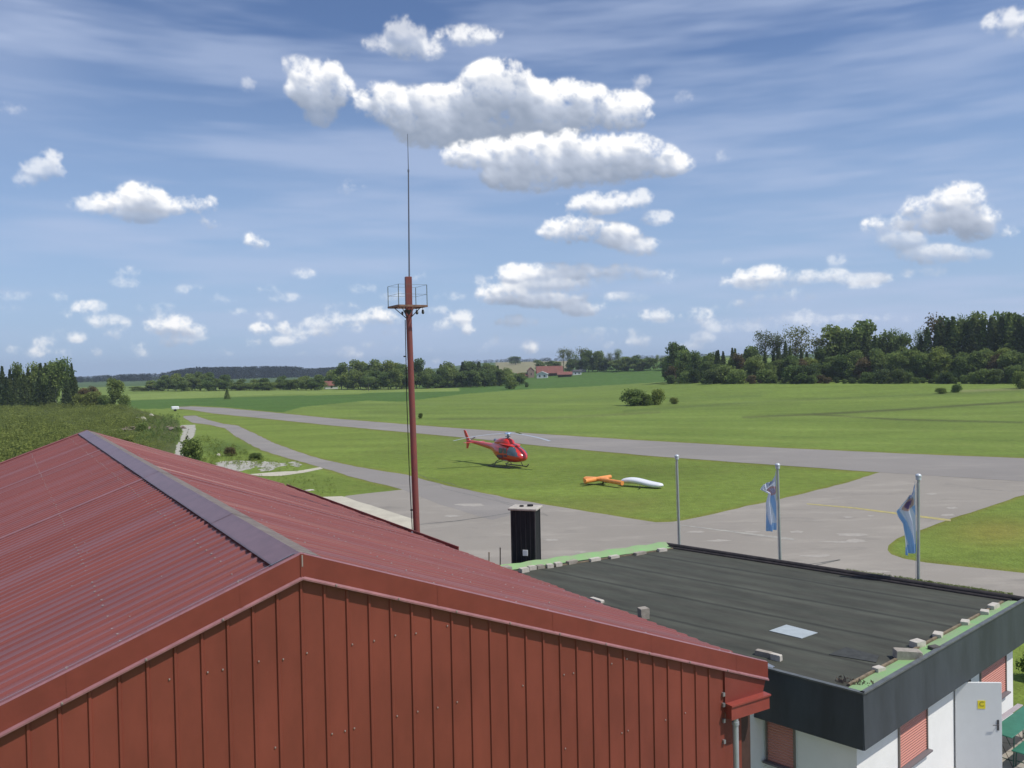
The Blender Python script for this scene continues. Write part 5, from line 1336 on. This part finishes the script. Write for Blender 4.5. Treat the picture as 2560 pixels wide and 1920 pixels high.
# centre-right belt on the hill
row([('thin',0,m_lf_air,1409,930,866,1.4,8),('thin',1,m_lf_air,1424,930,869,1.2,8),('airy',0,m_lf_dark,1440,931,882,.7,2),('thin',0,m_lf_air,1455,930,865,1.8,8),('broad',0,m_lf_dark,1472,931,876,.5,6),('broad',1,m_lf_dark,1494,930,875,.6,6),('broad',2,m_lf_mid,1482,929,892,.7,0),
     ('airy',1,m_lf_air,1524,929,880,.8,6),('airy',2,m_lf_mid,1546,929,868,.8,8),('broad',3,m_lf_dark,1515,928,898,.6,0),('broad',0,m_lf_dark,1540,928,900,.8,0),('broad',1,m_lf_mid,1568,928,890,.7,4),('broad',2,m_lf_dark,1586,927,888,.8,4),('broad',3,m_lf_mid,1606,926,896,.6,0),
     ('broad',0,m_lf_dark,1626,926,894,.8,2),('airy',2,m_lf_mid,1643,925,884,.7,4),('broad',1,m_lf_dark,1660,925,892,.8,0),('broad',2,m_lf_dark,1350,929,900,.5,40),('broad',0,m_lf_dark,1378,929,902,.5,40),('broad',1,m_lf_dark,1396,929,903,.7,40),('broad',3,m_lf_dark,1430,930,896,.6,10),('broad',2,m_lf_dark,1456,930,898,.8,4),
     ('broad',3,m_lf_dark,1555,929,905,.8,2),('broad',1,m_lf_dark,1500,929,903,.8,2),('broad',3,m_lf_dark,1600,927,904,.7,2),('broad',0,m_lf_mid,1675,925,890,.7,2)],
    'in the farm belt', 'trees beside the farm')
row([('broad',1,m_lf_dark,1289,912,890,.9,0)], 'alone on the brown field above the farm', 'lone far tree')
# middle belt behind the field
it_ = []; k = 0
SK = [(340,966),(380,950),(410,938),(440,934),(480,932),(500,930),(520,931),(560,935),(600,948),(640,948),(660,944),(700,940),(760,940),(800,935),(854,908),(897,900),(920,910),(945,900),(977,901),(1000,908),(1042,898),(1070,920),(1103,908),(1130,905),(1158,902),(1178,900),(1198,901),(1220,908),(1245,912),(1275,920)]
for (x, y) in SK:
    base = 978 - max(0, x - 400) * .008 - max(0, x - 1050) * .03
    mt_ = (m_lf_dark, m_lf_mid, m_lf_dark, m_lf_light, m_lf_mid)[k % 5]
    if 1090 < x < 1260: mt_ = (m_con, m_lf_dark)[k % 2]
    kd = 'conifer' if mt_ is m_con else 'broad'
    it_.append((kd, k % 3, mt_, x, base, y, .95 if kd == 'broad' else 1.6, 14)); k += 1
row(it_, 'on the far belt skyline', 'skyline trees of the far belt')
it_ = []; x = 336; k = 0
while x < 1300:
    base = 978 - max(0, x - 400) * .008 - max(0, x - 1050) * .03; ty = np.interp(x, [a for a, _ in SK], [b_ for _, b_ in SK])
    mt_ = (m_lf_dark, m_lf_mid, m_lf_light, m_lf_dark, m_lf_mid, m_lf_dark, m_lf_dark)[(k * 3) % 7]
    if 400 < x < 590: mt_ = (m_lf_dark, m_lf_dark, m_lf_mid)[k % 3]
    if 590 < x < 700: mt_ = (m_lf_light, m_lf_mid, m_lf_mid)[k % 3]
    if 1090 < x < 1260: mt_ = m_lf_dark
    if not (805 < x < 850 or 1030 < x < 1062):
        it_.append(('broad', k % 4, mt_, x, base + R_.uniform(-1, 1), max(ty + 8, ty + (base - ty) * R_.uniform(.12, .45)), 1.1, 0))
    x += R_.uniform(13, 21); k += 1
row(it_, 'in the far belt front rank', 'front trees of the far belt')
row([('broad',0,m_lf_dark,829,972,925,1.1,20),('broad',2,m_lf_mid,1048,970,925,1.1,20)], 'behind a small far house', 'trees behind the far houses')
# single trees and bushes in the fields
def single(kd, vr, mt_, px, pb_, pt_, ws, name, label, cat='tree'):
    X, h = place(px, pb_, pt_); plant(kd, vr, mt_, X, h, ws, name, label, cat)
single('conifer',2,m_lf_dark,568,998,966,1.5,'spruce_tree','small lone dark conifer standing in the painted cloud shade left of the mast')
single('thin',0,m_lf_dark,922,977,938,2.4,'broadleaf_tree','narrow dark tree standing clear of the belt left of the red mast')
single('bush',0,m_lf_dark,1279,973,938,.95,'bush','round dark green bush at the foot of the hill below the farm','bush')
single('bush',0,m_lf_mid,1317,968,954,.8,'bush','tiny bush in the shade-tinted field right of the round bush','bush')
single('bush',0,m_lf_mid,1588,1014,970,1.5,'bush','larger round green bush of the pair in the open field','bush')
single('bush',0,m_lf_light,1616,1014,983,1.1,'bush','yellowish low middle shrub between the round bush and its bright neighbour','bush')
single('bush',0,m_lf_light,1643,1012,970,.85,'bush','upright bright green shrub at the right of the open field clump','bush')
single('bush',0,m_olive,1686,1010,992,1.3,'bush','faint low greyish shrub just right of the field clump','bush')
single('bush',0,m_lf_light,2354,984,968,1.7,'bush','left low round shrub of the two near the right-hand wood','bush')
single('bush',0,m_lf_mid,2391,981,959,1.1,'bush','right taller round shrub of the two near the right-hand wood','bush')
single('bush',0,m_lf_light,2552,972,925,.7,'bush','light green bush at the right picture edge in front of the wood','bush')
single('bush',0,m_olive,1051,1046,1031,.8,'bush','tiny shrub between runway and field just right of the red mast','bush')
# left spruce stand
row([('conifer',0,m_con,8,1020,911,.9,6),('conifer',1,m_con,27,1020,919,.9,4),('broad',2,m_lf_dark,50,1020,908,.55,8),('conifer',2,m_con,40,1020,935,1.,0),('conifer',0,m_con,73,1020,914,.9,6),('birch',0,m_lf_dark,90,1020,904,.8,8),('conifer',1,m_con,104,1020,903,.9,4),
     ('conifer',2,m_con,117,1020,903,.8,6),('broad',0,m_lf_dark,130,1020,908,.55,6),('birch',1,m_lf_mid,141,1021,896,.9,0),('birch',0,m_lf_mid,157,1021,893,.9,2),('conifer',1,m_con,171,1020,912,.8,6),('conifer',0,m_con,182,1020,904,.7,2),('conifer',2,m_con,62,1021,930,1.1,-4),
     ('conifer',0,m_con,18,1021,938,1.1,-4),('conifer',2,m_con,98,1021,940,1.2,-4),('conifer',1,m_con,128,1021,935,1.2,-3),('conifer',0,m_con,168,1021,945,1.2,-4),('conifer',2,m_con,190,1021,938,.9,0),('conifer',1,m_con,-14,1020,915,1.,6),('conifer',0,m_con,-40,1020,912,1.,6)],
    'in the left spruce stand', 'trees of the left spruce stand')
row([('broad',1,m_rust,214,1021,968,.9,0),('bush',0,m_olive,232,1021,976,.7,0),('broad',2,m_rust,240,1020,966,.7,6),('bush',0,m_lf_mid,262,1021,985,.7,0),('broad',0,m_lf_dark,289,1022,946,.75,0),('bush',0,m_lf_mid,310,1022,985,.6,0),('bush',0,m_olive,205,1022,982,.8,0)],
    'in the low group right of the spruces', 'shrubs right of the spruce stand')

# far-off wood on the horizon and young scrub: masses
def mass(name, pts, mat, kind_, hs, label, cat, n_leaf, rs, size, wr=.5):
    allV = []; allT = []
    for (p, h) in zip(pts, hs):
        if kind_ == 'con':
            z = rs.rand(n_leaf) ** 1.1; r = .2 * (1 - z) ** .8 * np.sqrt(rs.rand(n_leaf)) + .01
        elif kind_ == 'tree': z = rs.uniform(.05, 1, n_leaf); r = wr * np.sqrt(np.clip(1 - ((z - .5) / .55) ** 2, .02, 1)) * np.sqrt(rs.rand(n_leaf))
        else: z = rs.rand(n_leaf) ** .8; r = wr * (1 - .6 * z) * np.sqrt(rs.rand(n_leaf))
        a = rs.uniform(0, 2 * np.pi, n_leaf)
        P = np.stack([p[0] + r * h * np.cos(a), p[1] + r * h * np.sin(a), p[2] + z * h], 1)
        allV.append(quads(P, rs.uniform(.5, 1.1, n_leaf) * size * h, rs)); allT.append(np.clip(rs.rand() * .8 + rs.rand(n_leaf) * .25, 0, 1))
    me = fill_mesh(name, np.concatenate(allV), np.concatenate(allT), mat); o = bpy.data.objects.new(name, me); COL.objects.link(o)
    return tag(o, label, cat, kind='stuff')
rs = np.random.RandomState(5)
pts = []; hs = []
TOPS = [(120,946),(197,942),(289,937),(405,933),(452,924),(486,919),(560,918),(640,917),(740,916),(760,921),(860,918),(1000,919),(1300,914),(1500,909),(1700,908)]
for i in range(900):
    px = rs.uniform(120, 1000); rr_ = rs.uniform(1350, 1600); d = ray(px, 940); d = d / math.hypot(d[0], d[1]); X = np.array([d[0] * rr_, d[1] * rr_]); z = float(terrain(*X))
    ty = np.interp(px, [a for a, _ in TOPS], [b_ for _, b_ in TOPS]) + rs.uniform(-1.5, 4); q = ray(px, ty); tz = HC + q[2] / math.hypot(q[0], q[1]) * rr_
    pts.append((X[0], X[1], z)); hs.append(max(6, tz - z))
mass('distant_forest', pts, leaf_mat('distant_spruce', (.030, .046, .036), .3, 0), 'tree', hs, 'dark blue-green forest ridge on the horizon at the left', 'forest', 90, rs, .07, .45)
pts = []; hs = []
for i in range(420):
    px = rs.uniform(1180, 1760); rr_ = rs.uniform(1500, 1700); d = ray(px, 930); d = d / math.hypot(d[0], d[1]); X = np.array([d[0] * rr_, d[1] * rr_]); z = float(terrain(*X)); pts.append((X[0], X[1], z)); hs.append(rs.uniform(3, 7))
mass('distant_forest', pts, bpy.data.materials['distant_spruce'], 'tree', hs, 'thin strip of far woodland on the skyline behind the farm', 'forest', 60, rs, .09, .8)
# scrub plantation at the left
poly = [(-60,1024),(120,1022),(320,1024),(440,1040),(462,1060),(450,1085),(430,1120),(425,1160),(330,1130),(240,1085),(212,1078),(-60,1210)]
pts = []; hs = []
pa = np.array(poly, float)
while len(pts) < 5200:
    px, py = rs.uniform(-60, 465), 1022 + 170 * rs.rand() ** 1.6
    if not inpoly(np.array([px]), np.array([py]), poly)[0]: continue
    p = up(px, py); cl = .55 + .45 * math.sin(p[0] * .21 + 1.3 * math.sin(p[1] * .13)) * math.sin(p[1] * .17 + p[0] * .05)
    if rs.rand() > .35 + .8 * cl: continue
    pts.append(p); hs.append(rs.uniform(.5, 1.4) * (.6 + .9 * cl) * (1 if px < 300 else max(.25, 1 - (px - 300) / 160)) * (1.25 if rs.rand() < .08 else 1))
mass('scrub', pts, m_olive, 'bush', hs, 'dense olive green young scrub filling the ground behind the hangar at left', 'scrub', 55, rs, .075, .75)
pts = []; hs = []
for i in range(260):
    px, py = rs.uniform(335, 450), rs.uniform(1040, 1110); pts.append(up(px, py)); hs.append(rs.uniform(.3, .9))
mass('scrub', pts, m_lf_mid, 'bush', hs, 'patch of greener weeds on the rubble heap left of the gravel track', 'weeds', 80, rs, .10, .6)
pts = []; hs = []
for i in range(700):
    px, py = rs.uniform(485, 760), rs.uniform(1090, 1165)
    if (py - 1090) < (px - 520) * .40: continue
    pts.append(up(px, py)); hs.append(rs.uniform(.15, .5))
for i in range(60):
    px, py = rs.uniform(550, 760), rs.uniform(1156, 1180); pts.append(up(px, py)); hs.append(rs.uniform(.1, .35))
for i in range(260):
    px, py = rs.uniform(600, 840), rs.uniform(1190, 1240)
    if px < 600 + (py - 1185) * 2.2: continue
    pts.append(up(px, py)); hs.append(rs.uniform(.06, .2))
mass('tall_grass', pts, m_lf_light, 'bush', hs, 'rough tall grass and weeds between gravel track and taxiway', 'grass', 36, rs, .14, .9)
pts = []; hs = []
for i in range(900):
    f = rs.rand() ** .8; q = up(2090 + 440 * f, 1441 + 52 * f, ZR)[:2]; tq = (q - BL) @ uB; q = BL + uB * tq + nB * rs.uniform(0, .10); pts.append((q[0], q[1], ZR + .03)); hs.append(rs.uniform(.025, .08))
mass('moss', pts, m_lf_light, 'bush', hs, 'fringe of moss and grass growing along the rear edge of the flat roof', 'moss', 14, rs, .16, .9)
def bushat(px, pb_, h, ws, mt_, label, name='bush', z=0):
    X = up(px, pb_, z); plant('bush', 0, mt_, X, h, ws, name, label, 'bush')
bushat(483, 1158, 2.9, .8, m_lf_mid, 'leafy dark green shrub beside the lower end of the gravel track')
bushat(355, 1085, 2.0, .9, m_lf_mid, 'green bush among pale rubble left of the gravel track')
bushat(322, 1120, 1.6, 1., m_olive, 'olive bush just behind the hangar roof left of the rubble')
bushat(640, 1150, .9, 1.6, m_lf_dark, 'low dark weed clump behind the white gravel patch')
bushat(576, 1140, 1.1, 1.2, m_rust, 'small brown shrub on the soil heap behind the gravel patch')
X = up(2590, 1700); plant('bush', 0, m_lf_light, X, 1.1, .8, 'hedge_bush', 'green garden bush beyond the patio at the right picture edge', 'bush')
# rocks on the rubble
for i, (x, y, s_, lb) in enumerate(((357,1052,2.0,'large pale boulder on the rubble heap, right of the other boulder'),(345,1048,1.2,'small grey boulder at the left of the rubble heap'),(378,1040,1.3,'flat pale rock on top of the rubble heap behind the boulders'),(546,1140,.7,'pale stone beside the brown shrub near the gravel patch'),(660,1203,.4,'tiny orange-brown stone in the grass nearest the gravel strip'),(707,1230,.45,'orange-brown stone in the grass near the concrete pad'),(774,1226,.9,'flat whitish slab lying in the grass near the concrete pad'))):
    p = up(x, y); r = random.Random(i); b = MB(); pts_ = [(s_ / 2 * r.uniform(.6, 1) * math.cos(a) * math.cos(e_), s_ / 2 * r.uniform(.6, 1) * math.sin(a) * math.cos(e_), s_ * (.08 if i == 6 else .38) * r.uniform(.7, 1) * (.2 + math.sin(e_))) for a in [k * .7 for k in range(9)] for e_ in (-.1, .5, 1.2)]
    b.hull(pts_); o = b.build('rock', m_pale if i not in (4, 5) else material('orange_stone', (.45, .22, .08), .9, var=.2)); o.location = (p[0], p[1], 0); tag(o, lb, 'rock', 'rocks near the gravel')
b = MB(); p = up(385, 1075)
r = random.Random(4)
for i in range(26):
    a, c = r.uniform(-6, 6), r.uniform(-3, 3); hh = .35 * math.exp(-(a * a / 18 + c * c / 5)) + .1; s_ = r.uniform(.3, .9)
    b.hull([(a + s_ * r.uniform(-1, 1), c + s_ * r.uniform(-1, 1), max(0, hh + s_ * r.uniform(-.3, .5))) for _ in range(9)])
o = b.build('soil_heap', material('soil', (.16, .115, .08), .95, col2=(.28, .24, .19), scale=2)); o.location = (p[0], p[1], 0); tag(o, 'low brown heap of soil and rubble left of the gravel track', 'soil heap', kind='stuff')
# small white trailer at the end of the runway
p = up(438, 1028); tr = empty('trailer', (p[0], p[1], 0), .5, 'small white trailer at the far left end of the runway', 'trailer')
b = MB(); b.bbox((0, 0, .85), (1.8, 1.1, .8), .12); b.build('body', m_wh, tr)
for s_ in (-1, 1):
    b = MB(); b.tube((0, s_ * .5, .28), (0, s_ * .62, .28), .28, None, 14); b.build('wheel', m_dark, tr)
b = MB(); b.tube((.9, 0, .45), (1.7, 0, .4), .04); b.build('drawbar', m_skid, tr)

# ------------------------------------------------------------------ farm and houses
m_tile = material('red_tiles', (.27, .10, .075), .8, col2=(.17, .07, .055), scale=.8); m_hw = material('house_white', (.66, .67, .68), .8, var=.05); m_wood = material('barn_wood', (.10, .065, .05), .85, var=.25, scale=1); m_dtile = material('dark_tiles', (.07, .07, .075), .7, var=.2, scale=1); m_win = material('window_glass_dark', (.03, .035, .04), .2)
def house(px, pb_, wpx, wall_px, roof_px, yaw, wm, rm, label, gable_front=False, name='house', wins=3, back=0., depth=.7):
    X, _ = place(px, pb_, pb_ - 20, back); d = math.hypot(X[0], X[1]); s_ = d / FPX; W_, H1, H2 = wpx * s_, wall_px * s_, roof_px * s_; Dp = W_ * depth
    r = empty(name, (X[0], X[1], X[2] - .3), yaw, label, 'house' if name != 'barn' else 'barn', 'farm buildings on the hill' if 1290 < px < 1480 else None)
    b = MB(); H0 = H1 + .3
    if gable_front:    # gable towards the camera
        pr_ = [(-W_ / 2, 0), (W_ / 2, 0), (W_ / 2, H0), (0, H0 + H2 - .1), (-W_ / 2, H0)]
        vs = [(x, y, z) for y in (-Dp / 2, Dp / 2) for x, z in pr_]; n = 5
        b.add(vs, [(0, 1, 2, 3, 4), (9, 8, 7, 6, 5)] + [((i + 1) % n, i, n + i, n + (i + 1) % n) for i in range(n)])
    else:
        pr_ = [(-Dp / 2, 0), (Dp / 2, 0), (Dp / 2, H0), (0, H0 + H2 - .1), (-Dp / 2, H0)]
        vs = [(x, y, z) for x in (-W_ / 2, W_ / 2) for y, z in pr_]; n = 5
        b.add(vs, [(4, 3, 2, 1, 0), (5, 6, 7, 8, 9)] + [(i, (i + 1) % n, n + (i + 1) % n, n + i) for i in range(n)])
    b.build('wall', wm, r)
    b = MB(); o_ = .06 * W_; t_ = .25
    for sg in (-1, 1):
        if gable_front:
            a = [(0, H0 + H2), (sg * (W_ / 2 + o_), H0 - o_ * H2 / (W_ / 2))]; vs = [(a[0][0], -Dp / 2 - o_, a[0][1]), (a[1][0], -Dp / 2 - o_, a[1][1]), (a[1][0], Dp / 2 + o_, a[1][1]), (a[0][0], Dp / 2 + o_, a[0][1])]
        else:
            a = [(0, H0 + H2), (sg * (Dp / 2 + o_), H0 - o_ * H2 / (Dp / 2))]; vs = [(-W_ / 2 - o_, a[0][0], a[0][1]), (-W_ / 2 - o_, a[1][0], a[1][1]), (W_ / 2 + o_, a[1][0], a[1][1]), (W_ / 2 + o_, a[0][0], a[0][1])]
        vs = vs + [(q[0], q[1], q[2] + t_) for q in vs]; b.add(vs, [(0, 1, 2, 3), (7, 6, 5, 4), (0, 4, 5, 1), (1, 5, 6, 2), (2, 6, 7, 3), (3, 7, 4, 0)])
    b.build('roof', rm, r)
    for k in range(wins):
        b = MB(); xx = (k - (wins - 1) / 2) * W_ / (wins + .3); b.box((xx, -Dp / 2 - .03, H0 * .55), (min(1.2, W_ * .14), .08, min(1.4, H0 * .4))); b.build('window', m_win, r)
house(1374, 942, 60, 11, 13, .06, m_wood, m_tile, 'largest barn with long red tiled roof at the farm on the hill', name='barn', wins=0, depth=.34, back=12)
house(1356, 945, 27, 10, 6, -.1, m_hw, m_hw, 'white gabled farmhouse in front of the long red barn', True, wins=2)
house(1327, 944, 16, 17, 8, .2, material('brown_render', (.28, .20, .16), .85), m_tile, 'narrow brown farm building left of the white farmhouse', True, wins=1)
house(1308, 945, 26, 6, 6, 0, m_wood, m_tile, 'low shed with red roof at the left end of the farm', name='shed', wins=0)
house(1412, 942, 34, 6, 6, -.05, m_wood, m_tile, 'low dark shed with reddish roof right of the white farmhouse', name='shed', wins=0)
house(1442, 937, 21, 8, 4, .1, m_hw, m_dtile, 'small white house with flat dark roof right of the farm sheds', wins=2)
house(1457, 932, 15, 8, 4, .1, m_hw, m_dtile, 'uppermost small white house at the right end of the farm', wins=1, back=14)
house(828, 972, 30, 9, 9, .3, m_hw, m_tile, 'small white house with red roof at the edge of the far tree belt', wins=1)
house(1047, 956, 24, 10, 9, .1, m_hw, m_dtile, 'white house with dark roof just right of the red mast among trees', wins=3)
house(1766, 930, 24, 14, 8, .1, m_tile, m_tile, 'red roofed house half hidden inside the right-hand wood', wins=0, back=0)

# ------------------------------------------------------------------ air
b = MB(); b.box((0, 0, 26), (6400, 6400, 54)); hz = b.build('haze', bpy.data.materials.new('haze_air')); tag(hz, kind='stuff')
hm_ = hz.data.materials[0]; hm_.use_nodes = True; t = hm_.node_tree; t.nodes.clear()
o_ = t.nodes.new('ShaderNodeOutputMaterial'); pv = t.nodes.new('ShaderNodeVolumePrincipled'); pv.inputs['Color'].default_value = (.75, .85, 1.0, 1); pv.inputs['Density'].default_value = .00018; pv.inputs['Anisotropy'].default_value = .2
t.links.new(pv.outputs[0], o_.inputs['Volume'])
